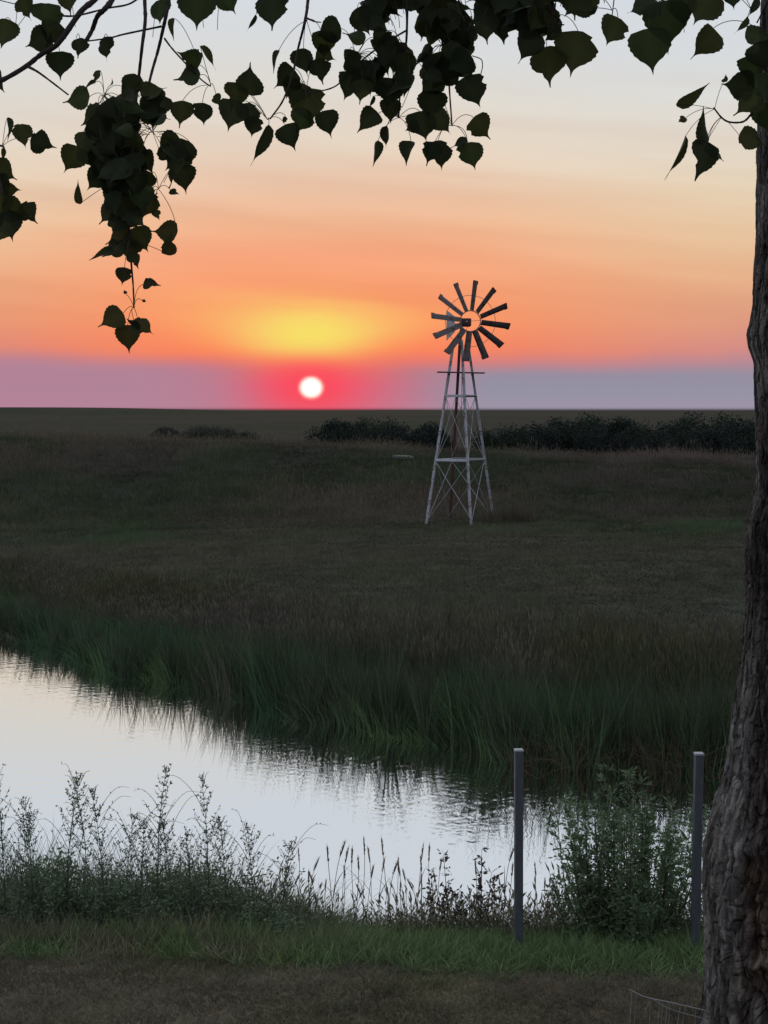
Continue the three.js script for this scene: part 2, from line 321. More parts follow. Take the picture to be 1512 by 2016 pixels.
{ // reeds on the far bank
  const geos = [1, 2, 3, 4].map((k) => tuft(140 + k, 12, { h: 0.92, w: 0.0085, spread: 0.34, droop: 0.4, dry: 0.07, segs: 4 }));
  const spots = pickSpots(9, 10500, (R) => {
    const x = lerp(-13, 8, R()), fs = farShore(x), d = fs - 0.4 + Math.pow(R(), 0.8) * 3.4, n = fbm(x * 0.8, d * 0.8, 3, 56), clump = fbm(x * 1.7, d * 1.1, 2, 57);
    
    const big = fbm(x * 0.45 + 3, d * 0.5, 3, 68), t0 = d - fs, c = mix3(mix3([0.055, 0.12, 0.06], [0.1, 0.155, 0.065], smooth(0.38, 0.6, n)), [0.15, 0.13, 0.09], smooth(0.55, 0.72, big) * 0.7 + smooth(1.6, 3.2, t0) * 0.35), t = 0.6 + 0.8 * R();
    const gap = t0 < 1.1 && fbm(x * 4.2, 2.2, 2, 69) < 0.52 ? 0.25 : 1, hf = lerp(1.1, 0.42, smooth(0.1, 1.2, t0)) * gap, bent = R() < 0.12 ? 1.3 : 0.35;
    return [x, Math.max(-0.05, height(x, -d)), -d, R() * 6.28, 0.85 + 0.3 * R(), (0.4 + 1.1 * clump) * (0.7 + 0.5 * R()) * lerp(0.66, 0.98, smooth(-7, 2, x)) * hf, c[0] * t, c[1] * t, c[2] * t, (R() - 0.5) * bent, (R() - 0.5) * bent];
  });
  const tall = [1, 2].map((k) => tuft(150 + k, 24, { h: 1.45, w: 0.012, spread: 0.06, droop: 0.12, dry: 0.1, segs: 4 }));
  spots.push(...pickSpots(19, 700, (R) => { const x = lerp(-13, 8, R()), d = farShore(x) - 0.35 + R() * 0.9, t = 0.7 + 0.6 * R(), h = lerp(0.6, 0.88, smooth(-6, 1, x)) * (0.45 + 0.75 * R()); return [x, -0.05, -d, R() * 6.28, 1, h, 0.055 * t, 0.075 * t, 0.046 * t, (R() - 0.5) * 0.12, (R() - 0.5) * 0.16, tall[Math.floor(R() * 2)]]; }));
  scatter('pond_reeds', 'dense dark green reeds along the far bank of the pond', 'reeds', geos, grassMat, spots);
}
{ // dead reed stems lying and leaning at the waterline
  const geos = [1, 2].map((k) => tuft(160 + k, 6, { h: 0.75, w: 0.009, spread: 0.1, droop: 0.9, dry: 0.5, segs: 4 }));
  const spots = pickSpots(10, 170, (R) => {
    const x = lerp(0.9, 3.9, R()), d = farShore(x) - 0.5 + R() * 0.5;
    const t = 0.8 + 0.5 * R();
    return [x, -0.02, -d, R() * 6.28, 0.6 + 0.6 * R(), 0.6 + 0.5 * R(), 0.085 * t, 0.07 * t, 0.052 * t, (R() - 0.5) * 1.2, (R() - 0.5) * 1.2];
  });
  scatter('dead_reeds', 'brown dead reed stems leaning at the far waterline', 'reeds', geos, grassMat, spots);
}
{ // reddish seeding grass behind the reeds
  const geos = [1, 2, 3].map((k) => tuft(180 + k, 12, { h: 0.46, w: 0.006, spread: 0.16, droop: 0.4, dry: 0.3, head: 0.45 }));
  const spots = pickSpots(11, 5200, (R) => {
    const x = lerp(-14, 10, R()), fs = farShore(x), d = fs + 1.9 + Math.pow(R(), 1.4) * 3.6, n = fbm(x * 0.6, d * 0.6, 3, 58), c = mix3([0.122, 0.118, 0.1], [0.095, 0.106, 0.064], smooth(0.4, 0.65, n)), t = 0.65 + 0.6 * R();
    return [x, height(x, -d), -d, R() * 6.28, 0.8 + 0.4 * R(), (0.55 + 0.6 * n + 0.2 * R()) * lerp(0.75, 1.05, smooth(-7, 2, x)), c[0] * t, c[1] * t, c[2] * t];
  });
  scatter('seeding_grass', 'reddish brown seeding grass band behind the far reeds', 'grass', geos, grassMat, spots);
}
{ // the meadow in front of the mound
  const geos = [1, 2, 3].map((k) => tuft(200 + k, 16, { h: 0.09, w: 0.009, spread: 0.22, droop: 0.8, dry: 0.2, segs: 2 }));
  const spots = pickSpots(12, 30000, (R) => {
    const d = 24 + R() * 25, x = (R() * 2 - 1) * (3 + d * 0.27), fs = farShore(x); if (d < fs + 3.2) return null;
    const n = fbm(x * 0.45, d * 0.45, 4, 59), m = fbm(x * 0.1, d * 0.35, 3, 60), g = greenPatch(x, d);
    const c = mix3(mix3([0.1, 0.094, 0.066], [0.08, 0.09, 0.056], smooth(0.35, 0.65, m)), [0.05, 0.105, 0.042], g), t = (0.25 + 1.5 * n) * (0.75 + 0.5 * R());
    return [x, height(x, -d), -d, R() * 6.28, 0.8 + 0.5 * R(), 0.4 + 2.4 * n * n * (R() < 0.12 ? 2.2 : 1) + 1.6 * g, c[0] * t, c[1] * t, c[2] * t];
  });
  scatter('meadow_grass', 'low olive meadow grass between the pond and the mound', 'grass', geos, grassMat, spots);
}
{ // rough grass over the mound
  const geos = [1, 2, 3, 4].map((k) => tuft(220 + k, 16, { h: 0.26, w: 0.011, spread: 0.26, droop: 0.75, dry: 0.18, head: 0.05 }));
  const spots = pickSpots(13, 26000, (R) => {
    const d = 45 + R() * 24, x = (R() * 2 - 1) * (4 + d * 0.28), n = fbm(x * 0.35, d * 0.35, 4, 61), m = fbm(x * 0.12 + 4, d * 0.16, 3, 62), g = greenPatch(x, d);
    const c = mix3(mix3(mix3([0.112, 0.098, 0.074], [0.07, 0.09, 0.05], smooth(0.44, 0.56, m)), [0.115, 0.094, 0.084], smooth(2, 9, x) * smooth(0.35, 0.6, n)), [0.05, 0.105, 0.042], g), t = (0.2 + 1.5 * n) * (0.75 + 0.5 * R());
    return [x, height(x, -d), -d, R() * 6.28, 0.7 + 0.6 * R(), (0.25 + 1.9 * n * n * (R() < 0.1 ? 1.8 : 1)) * smooth(43.5, 49, d) * (1 - 0.35 * smooth(57, 60, d)) + 0.15, c[0] * t, c[1] * t, c[2] * t];
  });
  spots.push(...pickSpots(23, 70, (R) => { const x = 2.92 + R() * 1.3, d = 44.75 + R() * 0.7, t = 0.7 + 0.7 * R(); return [x, height(x, -d), -d, R() * 6.28, 0.8, 2.2 + 1.7 * R(), 0.12 * t, 0.108 * t, 0.08 * t]; }));
  scatter('mound_grass', 'rough dark grass covering the mound behind the windmill', 'grass', geos, grassMat, spots);
}

// ---------------------------------------------------------------- the cottonwood: trunk, limbs, twigs, leaves
const barkBump = noiseTexture(512, (u, v) => {
  const w = (tileNoise(u, v, 8, 80) - 0.5) * 0.05, st = (n, m, k) => { const x = ((u + w) % 1 + 1) % 1 * n, y = v * m, i = Math.floor(x), j = Math.floor(y), a = x - i, b = y - j, A = (p) => (p % n + n) % n, B = (p) => (p % m + m) % m; return lerp(lerp(hash(A(i), B(j), k), hash(A(i + 1), B(j), k), a), lerp(hash(A(i), B(j + 1), k), hash(A(i + 1), B(j + 1), k), a), b); };
  const crack = smooth(0.0, 0.16, Math.abs(st(46, 13, 84) - 0.5)), a = 0.5 * crack + 0.2 * st(90, 30, 81) + 0.18 * st(140, 60, 82) + 0.12 * st(200, 160, 83); return [a, a, a]; });
const TREE_D = 9.0, TREE_X = (1577 - CX) / FOCAL * TREE_D, TREE_Y = 0.45;
const tree = thing('cottonwood_tree', 'cottonwood tree with gnarled grey trunk and heart-shaped leaves hanging overhead', 'tree', [TREE_X, TREE_Y, -TREE_D]);
const fromTree = (p) => V(p.x - TREE_X, p.y - TREE_Y, p.z + TREE_D);
{
  const EDGE = [[-400, 1500], [0, 1492], [300, 1489], [500, 1489], [600, 1485], [640, 1478], [660, 1474], [685, 1478], [715, 1489], [800, 1493], [900, 1499], [960, 1498], [1000, 1486], [1050, 1478], [1200, 1478], [1280, 1471], [1350, 1465], [1400, 1456], [1450, 1449], [1500, 1443], [1550, 1434], [1600, 1420], [1650, 1406], [1700, 1396], [1750, 1392], [1850, 1397], [1930, 1398], [2016, 1394], [2140, 1366]];
  const yOf = (py) => at(CX, py, TREE_D).y, scale = TREE_D / FOCAL;
  const prof = EDGE.map(([py, ex]) => [yOf(py), Math.max(0.2, (lerp(1577, 1583, smooth(1700, 900, py)) - ex) * scale)]).sort((a, b) => a[0] - b[0]);
  const mb = new Mb(), NA = 440, NY = 860, y0 = TREE_Y - 0.25, y1 = 8.6;
  for (let j = 0; j <= NY; j++) {
    const y = lerp(y0, y1, j / NY), r0 = table(prof, y) * (1 - 0.25 * smooth(7.2, 8.6, y)), py = 803 + (EYE - y) / scale;
    for (let i = 0; i <= NA; i++) {
      const a = (i % NA) / NA * 2 * Math.PI, ca = Math.cos(a), sa = Math.sin(a);
      const u = a * 0.34 * 6, w = (v) => fbm(v[0], v[1], 4, v[2]);
      const cyc = (f, g, k) => { const f0 = fbm(a * f, y * g, 4, k), f1 = fbm((a - 6.2832) * f, y * g, 4, k), t = smooth(5.2, 6.2832, a); return lerp(f0, f1, t); };
      const warp = cyc(1.2, 1.6, 90) - 0.5;
      const yy = y + warp * 0.5;
      const f0 = fbm(a * 6.4 + warp * 3, yy * 2.6, 4, 91), f1 = fbm((a - 6.2832) * 6.4 + warp * 3, yy * 2.6, 4, 91), fr = lerp(f0, f1, smooth(5.2, 6.2832, a));
      const ridge = smooth(0.02, 0.34, Math.abs(fr - 0.5) * 2.4), big = cyc(0.9, 0.8, 92) - 0.5, fine = cyc(11, 6, 93) - 0.5;
      const flare = smooth(3.2, 1.2, y);
      const cu = a / (2 * Math.PI) * 38 + warp * 2.4, cv = y * 3.3 + (cyc(2.6, 3.1, 89) - 0.5) * 1.8 + cu * 0.12;
      let F1 = 9, F2 = 9, id = 0;
      for (let di = -1; di <= 1; di++) for (let dj = -1; dj <= 1; dj++) {
        const gi = Math.floor(cu) + di, gj = Math.floor(cv) + dj, gm = ((gi % 38) + 38) % 38;
        const q = Math.hypot(gi + hash(gm, gj, 201) - cu, (gj + hash(gm, gj, 202) - cv) * 0.8);
        if (q < F1) { F2 = F1; F1 = q; id = hash(gm, gj, 203); } else if (q < F2) F2 = q;
      }
      const plate = smooth(0.02, 0.13, F2 - F1 + (cyc(24, 15, 204) - 0.5) * 0.2);
      const su = a / (2 * Math.PI) * 140 + warp * 5, sv = y * 8 + (cyc(6, 5, 205) - 0.5) * 3;
      let G1 = 9, G2 = 9, flake = 0;
      for (let di = -1; di <= 1; di++) for (let dj = -1; dj <= 1; dj++) {
        const gi = Math.floor(su) + di, gj = Math.floor(sv) + dj, gm = ((gi % 140) + 140) % 140;
        const q = Math.hypot(gi + hash(gm, gj, 206) - su, (gj + hash(gm, gj, 207) - sv) * 0.8);
        if (q < G1) { G2 = G1; G1 = q; flake = hash(gm, gj, 208); } else if (q < G2) G2 = q;
      }
      let disp = 0.026 * (ridge - 0.8) + 0.027 * (plate - 0.85) + 0.012 * (id - 0.5) * plate + 0.013 * (flake - 0.5) * smooth(0, 0.25, G2 - G1) + 0.085 * big * (0.4 + 1.1 * flare) + 0.03 * fine - 0.006;
      disp *= lerp(0.55, 1, smooth(6.5, 3, y));
      // silhouette side keeps to its line
      const sil = Math.pow(clamp(-ca), 6); disp *= 1 - 0.55 * sil;
      let col = mix3([0.105, 0.092, 0.08], [0.165, 0.152, 0.138], smooth(0.42, 0.62, cyc(3, 2.2, 94)));
      col = mix3(col, [0.058, 0.048, 0.042], smooth(0.5, 0.66, cyc(2.1, 1.3, 95)));
      const k = (0.62 + 0.76 * cyc(20, 12, 96)) * (0.75 + 0.5 * hash(Math.floor(id * 999), 3, 5)) * (0.5 + 1.1 * flake * flake + 0.2 * flake);
      // the torn hollow at the foot, on the side towards the lawn
      const r = r0 + disp, lx = r * ca, front = sa > 0.15 ? 1 : 0;
      const px = 1577 + lx / scale;
      const rag = (cyc(3.3, 4.6, 97) - 0.5) * 55;
      const wound = front * smooth(1436, 1462, px + rag) * smooth(1650, 1690, py + rag) * (1 - smooth(1900, 1960, py + rag * 1.3));
      col = mix3(col, mix3([0.062, 0.042, 0.03], [0.11, 0.08, 0.056], smooth(0.4, 0.62, cyc(7, 1.6, 98))), wound);
      disp -= wound * (0.055 + 0.1 * (cyc(5, 2, 99) - 0.35));
      const cx = 1502 + 6 * Math.sin(py * 0.013);
      disp -= front * 0.15 * Math.exp(-((px - cx) ** 2) / 90) * smooth(1690, 1740, py) * (1 - smooth(1965, 2000, py));
      disp -= front * 0.11 * Math.exp(-((px - 1497) ** 2) / 240) * smooth(1895, 1915, py) * (1 - smooth(1970, 2000, py));
      const sp = py - lerp(1892, 1848, (px - 1440) / 72);
      if (front && px > 1452 && px < 1540) { const s = Math.exp(-(sp * sp) / 170) * smooth(1448, 1470, px); disp += 0.075 * s; col = mix3(col, [0.13, 0.105, 0.08], s * 0.9); }
      // knob on the edge
      const rr = r0 + disp;
      mb.v(rr * ca, y - TREE_Y, rr * sa, [col[0] * k, col[1] * k, col[2] * k], a * 0.35, y);
    }
  }
  for (let j = 0; j < NY; j++) for (let i = 0; i < NA; i++) { const p = j * (NA + 1) + i; mb.q(p, p + NA + 1, p + NA + 2, p + 1); }
  const trunk = mb.build('trunk', plainMat(0.92, { bumpMap: barkBump, bumpScale: 0.034 }), tree);
  tag(trunk, 'furrowed grey trunk with torn brown hollow near its foot');
}
const twigCol = [0.05, 0.036, 0.034], twigMat = plainMat(0.85), barkCol = [0.13, 0.115, 0.105];
function curve(pts, n) { return new THREE.CatmullRomCurve3(pts).getPoints(n); }
const limbSpecs = [
  [[V(TREE_X, 7.3, -9), V(2.2, 8.1, -7.6), V(1.5, 7.6, -5.8), V(0.5, 6.6, -4.4), V(-0.5, 6.0, -4.0), V(-1.5, 5.75, -4.05), V(-2.3, 5.7, -4.3)], 0.11, 0.018],
  [[V(TREE_X + 0.05, 7.8, -9.05), V(2.7, 9.2, -9.2), V(2.9, 10.8, -9.5), V(2.6, 12.2, -9.8)], 0.19, 0.05],
  [[V(1.6, 7.66, -6.05), V(1.3, 6.5, -4.6), V(0.95, 5.75, -3.6), V(0.4, 5.5, -3.3), V(0.0, 5.5, -3.2)], 0.04, 0.008],
  [[V(1.35, 6.6, -4.7), V(1.2, 6.0, -4.4), V(1.06, 5.55, -4.25)], 0.014, 0.006],
  [[V(TREE_X + 0.1, 7.5, -9), V(3.6, 8.6, -8.4), V(4.6, 9.4, -7.6), V(5.4, 9.8, -7)], 0.12, 0.03],
];
for (const [p, ra, rb] of limbSpecs) { const c = curve(p, 40); new Mb().tube(c.map(fromTree), c.map((_, i) => lerp(ra, rb, Math.sqrt(i / 40))), 12, barkCol).build('limb', plainMat(0.92, { bumpMap: barkBump, bumpScale: 0.008 }), tree); }

// leaf blades: broad, toothed, with a drawn-out tip; each variant folds, curls or is bitten differently
const LEAF = [[-0.02, 0.1], [0.0, 0.26], [0.04, 0.37], [0.11, 0.455], [0.22, 0.5], [0.34, 0.49], [0.47, 0.43], [0.58, 0.34], [0.665, 0.235], [0.735, 0.13], [0.8, 0.06], [0.88, 0.026], [1.0, 0.003]];
function leafGeometry(seed, fold, curl, twist, bites) {
  const R = rng(seed), mb = new Mb(), rows = 17, cols = [-1, -0.5, 0, 0.5, 1];
  const asym = (R() - 0.5) * 0.1, wav = R() * 6.28;
  for (let j = 0; j <= rows; j++) {
    const t = lerp(-0.02, 1, Math.pow(j / rows, 0.95));
    for (const c of cols) {
      let w = table(LEAF, t) * (1 + asym * c);
      if (Math.abs(c) === 1) { w *= 1 + ((j % 2) ? 0.035 : -0.035) * (t < 0.88 ? 1 : 0); for (const [b, s, dep, wd] of bites) if (s === c) w *= 1 - dep * Math.exp(-((t - b) ** 2) / (wd * wd)); }
      else if (c) for (const [b, s, dep, wd] of bites) if (s === Math.sign(c)) w *= 1 - dep * 0.85 * Math.exp(-((t - b) ** 2) / (wd * wd));
      const x = c * w, ang = fold * Math.abs(x) * 2, z0 = Math.abs(x) * Math.sin(fold), tw = twist * (t - 0.3);
      let X = Math.sign(c) * Math.abs(x) * Math.cos(fold), Z = z0 + 0.03 * Math.sin(wav + t * 9 + c * 2) * Math.abs(c) - curl * (t - 0.2) * (t - 0.2);
      const y = -t;
      const X2 = X * Math.cos(tw) - Z * Math.sin(tw), Z2 = X * Math.sin(tw) + Z * Math.cos(tw);
      const lum = Math.abs(c) < 0.1 ? 1.25 : 1;
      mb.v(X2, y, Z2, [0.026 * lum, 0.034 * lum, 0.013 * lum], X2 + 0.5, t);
    }
  }
  for (let j = 0; j < rows; j++) for (let i = 0; i < 4; i++) { const p = j * 5 + i; mb.q(p, p + 5, p + 6, p + 1); }
  return mb.geometry();
}
const leafGeos = [
  leafGeometry(1, 0.12, 0.08, 0.1, []), leafGeometry(2, 0.25, 0.2, -0.2, []), leafGeometry(3, 0.05, -0.12, 0.25, [[0.3, 1, 0.28, 0.07]]),
  leafGeometry(4, 0.4, 0.25, 0.15, []), leafGeometry(5, 0.15, 0.1, -0.15, [[0.55, -1, 0.5, 0.08], [0.2, 1, 0.2, 0.05]]), leafGeometry(6, 0.7, 0.35, 0.4, []),
  leafGeometry(7, 0.2, -0.1, 0, [[0.12, -1, 0.35, 0.09], [0.62, 1, 0.45, 0.07]]), leafGeometry(8, 1.15, 0.3, 0.6, []),
];
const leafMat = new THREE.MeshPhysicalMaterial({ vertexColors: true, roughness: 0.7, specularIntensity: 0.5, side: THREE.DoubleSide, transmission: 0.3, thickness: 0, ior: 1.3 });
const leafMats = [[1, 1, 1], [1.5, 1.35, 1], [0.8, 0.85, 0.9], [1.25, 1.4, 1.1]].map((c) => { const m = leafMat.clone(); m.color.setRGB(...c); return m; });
const LR = rng(4242);
// each spray: depth, twigs (polylines in the frame with a thickness at each end), hubs where leaf stalks gather, leaves, and a patch that is thick with leaves
const sprays = [
  { depth: 4.0, twigs: [
    [[[250, -190], [195, -12], [160, 22], [112, 88], [80, 108], [55, 128], [10, 155], [-25, 170]], 13, 9],
    [[[265, -170], [224, -8], [206, 18], [192, 32], [182, 58], [170, 80]], 14, 8],
    [[[116, 31], [150, 31], [208, 17], [262, 4], [290, -30]], 4, 4], [[[57, 132], [78, 144], [135, 187]], 6, 3], [[[165, 82], [215, 75], [242, 68], [318, 52]], 3, 4.5],
    [[[-20, -5], [5, 2], [34, 9]], 2, 2], [[[-30, 286], [5, 288], [8, 300]], 5, 4], [[[-40, 300], [-8, 340], [12, 400]], 6, 4]],
    hubs: [[30, 60], [110, 90], [75, 112], [150, 75], [213, 75], [205, 190], [5, 288], [-5, 300], [-5, 345], [10, 395], [0, 120]],
    leaves: [[50, 14, 50, 20, 0.85], [92, 36, 66, 8, 0.85], [78, 80, 56, -70, 0.95], [104, 66, 54, -25, 0.9], [8, 64, 62, -4, 1], [118, 126, 56, 2, 0.98], [155, 92, 40, -6, 0.95], [208, 94, 46, 8, 0.8], [136, 2, 50, 4, 0.9], [-4, 160, 42, 22, 0.9], [153, 195, 54, -82, 0.95], [191, 150, 28, -20, 0.7, 4], [177, 168, 32, -62, 0.35], [220, 162, 13, 170, 0.5],
      [17, 252, 46, 4, 0.32, 7], [44, 266, 48, 12, 0.8], [82, 283, 50, 74, 0.9, 6], [6, 303, 24, 0, 0.4, 5], [8, 338, 52, 60, 0.9], [4, 365, 52, 20, 0.9], [20, 372, 36, 80, 0.8], [28, 415, 56, 70, 0.9, 2], [54, 420, 48, 42, 0.95, 6], [18, 442, 58, 10, 0.95], [2, 455, 50, -20, 0.9], [0, 405, 54, 0, 0.9]] },
  { depth: 3.95, twigs: [
    [[[290, -190], [285, -5], [286, 40], [280, 90], [274, 145], [264, 240], [258, 340], [254, 440], [259, 525], [262, 560], [264, 606]], 9, 3],
    [[[345, -190], [335, -20], [327, 30], [320, 62], [311, 100], [300, 138], [288, 186], [276, 230]], 10, 4],
    [[[324, 76], [340, 97], [372, 132], [400, 160], [415, 170]], 4, 2.5], [[[254, 430], [290, 400], [310, 380]], 3, 2]],
    hubs: [[264, 606], [264, 606], [415, 168], [415, 168], [288, 190], [205, 190], [300, 260], [258, 350], [312, 372], [255, 470]],
    leaves: [[314, 22, 50, 8, 0.9], [340, 55, 42, -2, 0.35, 7], [388, 14, 76, -2, 1], [450, 4, 48, 32, 0.95], [374, 116, 48, -120, 0.85, 4], [372, 153, 52, -80, 0.9, 6], [408, 110, 54, 36, 0.28, 7], [357, 222, 52, -6, 0.95], [400, 222, 46, 6, 0.85, 2], [429, 196, 26, 20, 0.8, 6],
      [258, 168, 50, -8, 0.9], [300, 182, 50, 118, 0.9], [306, 222, 58, 58, 0.95], [364, 300, 52, -30, 0.9], [360, 350, 56, 14, 0.95], [142, 312, 56, -30, 0.95], [170, 282, 54, -10, 0.9], [186, 232, 54, -60, 0.9, 4], [155, 381, 46, 186, 0.35, 7], [222, 372, 30, 10, 0.7, 6], [190, 352, 50, -40, 0.9, 2],
      [216, 420, 52, -38, 0.95], [246, 412, 54, 24, 0.9], [290, 402, 56, -18, 0.85, 6], [309, 422, 22, 20, 0.8, 4], [343, 378, 20, 60, 0.8], [326, 456, 52, -95, 0.9], [335, 482, 46, 178, 0.75], [234, 466, 52, -58, 0.95], [276, 470, 58, 30, 0.95], [258, 492, 50, 0, 0.9], [202, 501, 52, -76, 0.4, 3], [226, 494, 46, -62, 0.9], [264, 512, 32, 30, 0.8, 4],
      [243, 542, 34, -10, 0.95], [297, 560, 34, 88, 0.75, 4], [221, 628, 54, -62, 0.95], [252, 664, 54, 2, 1], [280, 642, 46, 56, 0.85, 6], [262, 640, 30, -140, 0.7, 4], [246, 575, 9, -160, 0.8], [284, 593, 9, 70, 0.8]],
    fill: { n: 116, w: [46, 58], poly: [[250, 165], [300, 170], [315, 195], [318, 235], [322, 262], [348, 295], [360, 320], [345, 350], [300, 352], [278, 385], [268, 435], [240, 440], [215, 415], [215, 372], [186, 335], [165, 315], [178, 265], [190, 235], [225, 210], [245, 190]], holes: [[297, 274, 17], [283, 184, 9], [312, 335, 8]] } },
  { depth: 3.8, twigs: [
    [[[640, -200], [607, -4], [604, 22], [599, 48], [593, 72], [587, 95], [575, 150], [557, 198], [532, 234]], 8, 3], [[[605, 36], [618, 42], [632, 44]], 4, 2],
    [[[785, -200], [800, -20], [800, 80], [790, 150], [785, 232]], 8, 3], [[[860, -180], [870, 0], [880, 90], [885, 180], [890, 248]], 7, 3], [[[800, 60], [750, 90], [700, 130], [660, 170], [604, 184]], 4, 2.5], [[[930, 110], [948, 118], [950, 128], [945, 152]], 2, 2]],
    hubs: [[602, 182], [527, 236], [785, 232], [890, 247], [890, 247], [604, 40], [540, -20], [700, 110], [800, 100], [870, 90], [930, 40]],
    leaves: [[536, 22, 68, 2, 0.98], [496, 44, 36, -28, 0.22, 7], [648, 62, 54, -72, 0.85, 1], [636, 86, 56, 8, 0.9], [640, 108, 42, 60, 0.8, 4], [600, 120, 54, 6, 0.9], [628, 138, 50, 14, 0.92, 6], [562, 152, 54, -40, 0.9], [572, 172, 44, -20, 0.8], [543, 118, 46, -16, 0.28, 7], [606, 208, 70, 8, 0.98], [586, 186, 54, -20, 0.9], [643, 242, 52, 20, 0.98], [570, 268, 52, 20, 0.95], [594, 236, 52, -20, 0.95],
      [492, 160, 62, 182, 0.85], [462, 188, 54, -12, 0.85], [457, 224, 62, -12, 0.95], [490, 226, 54, 6, 0.9, 6], [498, 248, 42, -8, 0.9], [515, 282, 78, -24, 0.28, 7], [560, 236, 14, -30, 0.6],
      [700, 72, 44, -100, 0.8], [690, 118, 46, 2, 0.75, 1], [690, 168, 62, -24, 0.95, 6], [712, 178, 46, -6, 0.9], [768, 216, 48, 4, 0.9], [768, 180, 58, -10, 0.95], [930, 178, 66, 24, 0.98], [850, 206, 62, -10, 0.95], [832, 246, 64, 10, 0.95], [868, 238, 54, 40, 0.9], [812, 250, 30, -60, 0.8], [726, 238, 54, -52, 0.95], [760, 268, 44, -4, 0.45, 3], [741, 300, 50, -8, 0.4, 3], [803, 298, 46, -18, 0.7], [866, 302, 60, 8, 0.95], [848, 300, 46, -22, 0.9, 2], [928, 304, 56, 14, 0.98], [906, 282, 34, -70, 0.7], [946, 250, 52, 34, 0.9, 2], [732, 200, 26, -20, 0.3, 7]],
    fill: { n: 126, w: [48, 62], poly: [[708, 40], [752, -20], [870, -20], [900, 30], [922, 65], [925, 110], [915, 140], [885, 150], [860, 165], [800, 172], [765, 190], [730, 165], [700, 150], [692, 110], [705, 70]], holes: [[808, 36, 14], [812, 82, 13], [777, 50, 11], [865, 96, 12], [824, 144, 9], [763, 156, 6], [722, 108, 12], [720, 68, 7]] } },
  { depth: 3.3, twigs: [[[[1000, -200], [990, -40], [985, 20]], 7, 4], [[[1080, -180], [1075, -40], [1090, 40]], 6, 3], [[[1320, -200], [1310, -40], [1300, 30]], 6, 3], [[[1250, -160], [1215, -40], [1205, 30]], 4, 2], [[[1600, -120], [1520, -10], [1490, 45]], 6, 3], [[[907, -60], [903, 10], [915, 45]], 4, 2]],
    hubs: [[985, 10], [1090, 30], [1300, 20], [1205, 20], [1486, 52], [1486, 52], [1480, 20], [915, 40]],
    leaves: [[990, 54, 62, 0, 0.95], [956, 54, 54, 4, 0.95], [1038, 88, 66, -18, 0.85], [1078, 126, 74, 4, 0.92, 6], [1132, 100, 84, -10, 1], [1206, 60, 62, -24, 0.95, 2], [1268, 14, 62, -66, 0.9], [1310, 46, 92, 10, 1], [1386, 10, 82, -30, 0.95], [1280, 96, 80, 8, 1], [1387, 82, 68, -32, 0.85], [1441, -8, 52, 4, 0.95], [1483, 12, 44, -20, 0.4, 3], [1462, 48, 42, -36, 0.32, 7], [1170, 18, 20, 120, 0.5], [1340, 18, 70, 20, 0.9], [913, 14, 34, 70, 0.35, 7]],
    fill: { n: 46, w: [62, 80], poly: [[935, -20], [1150, -25], [1150, 20], [1120, 45], [1075, 70], [1030, 55], [990, 35], [955, 40]], holes: [[1101, 16, 6]] } },
  { depth: 4.2, twigs: [[[[1530, -60], [1535, 90], [1495, 205], [1478, 226], [1462, 240], [1440, 241], [1420, 231], [1405, 212]], 7, 3]],
    hubs: [[1420, 231], [1420, 231], [1407, 215], [1490, 215], [1525, 110]],
    leaves: [[1493, 72, 58, 85, 0.85], [1482, 134, 62, -12, 0.9], [1500, 110, 60, 20, 0.95], [1456, 168, 62, -96, 0.9, 2], [1474, 206, 60, -58, 0.85], [1478, 276, 56, 70, 0.95], [1362, 189, 76, 122, 0.3, 3], [1343, 236, 19, -60, 0.9, 4], [1386, 250, 66, 190, 0.45, 3], [1382, 312, 72, -12, 0.8], [1406, 300, 44, 40, 0.7], [1334, 306, 84, -21, 0.13, 7], [1427, 155, 16, 160, 0.6, 4], [1500, 170, 62, 0, 0.95], [1508, 230, 60, 10, 0.95]] },
];
const inPoly = (p, x, y) => { let c = false; for (let i = 0, j = p.length - 1; i < p.length; j = i++) if ((p[i][1] > y) !== (p[j][1] > y) && x < (p[j][0] - p[i][0]) * (y - p[i][1]) / (p[j][1] - p[i][1]) + p[i][0]) c = !c; return c; };
let leafCount = 0;
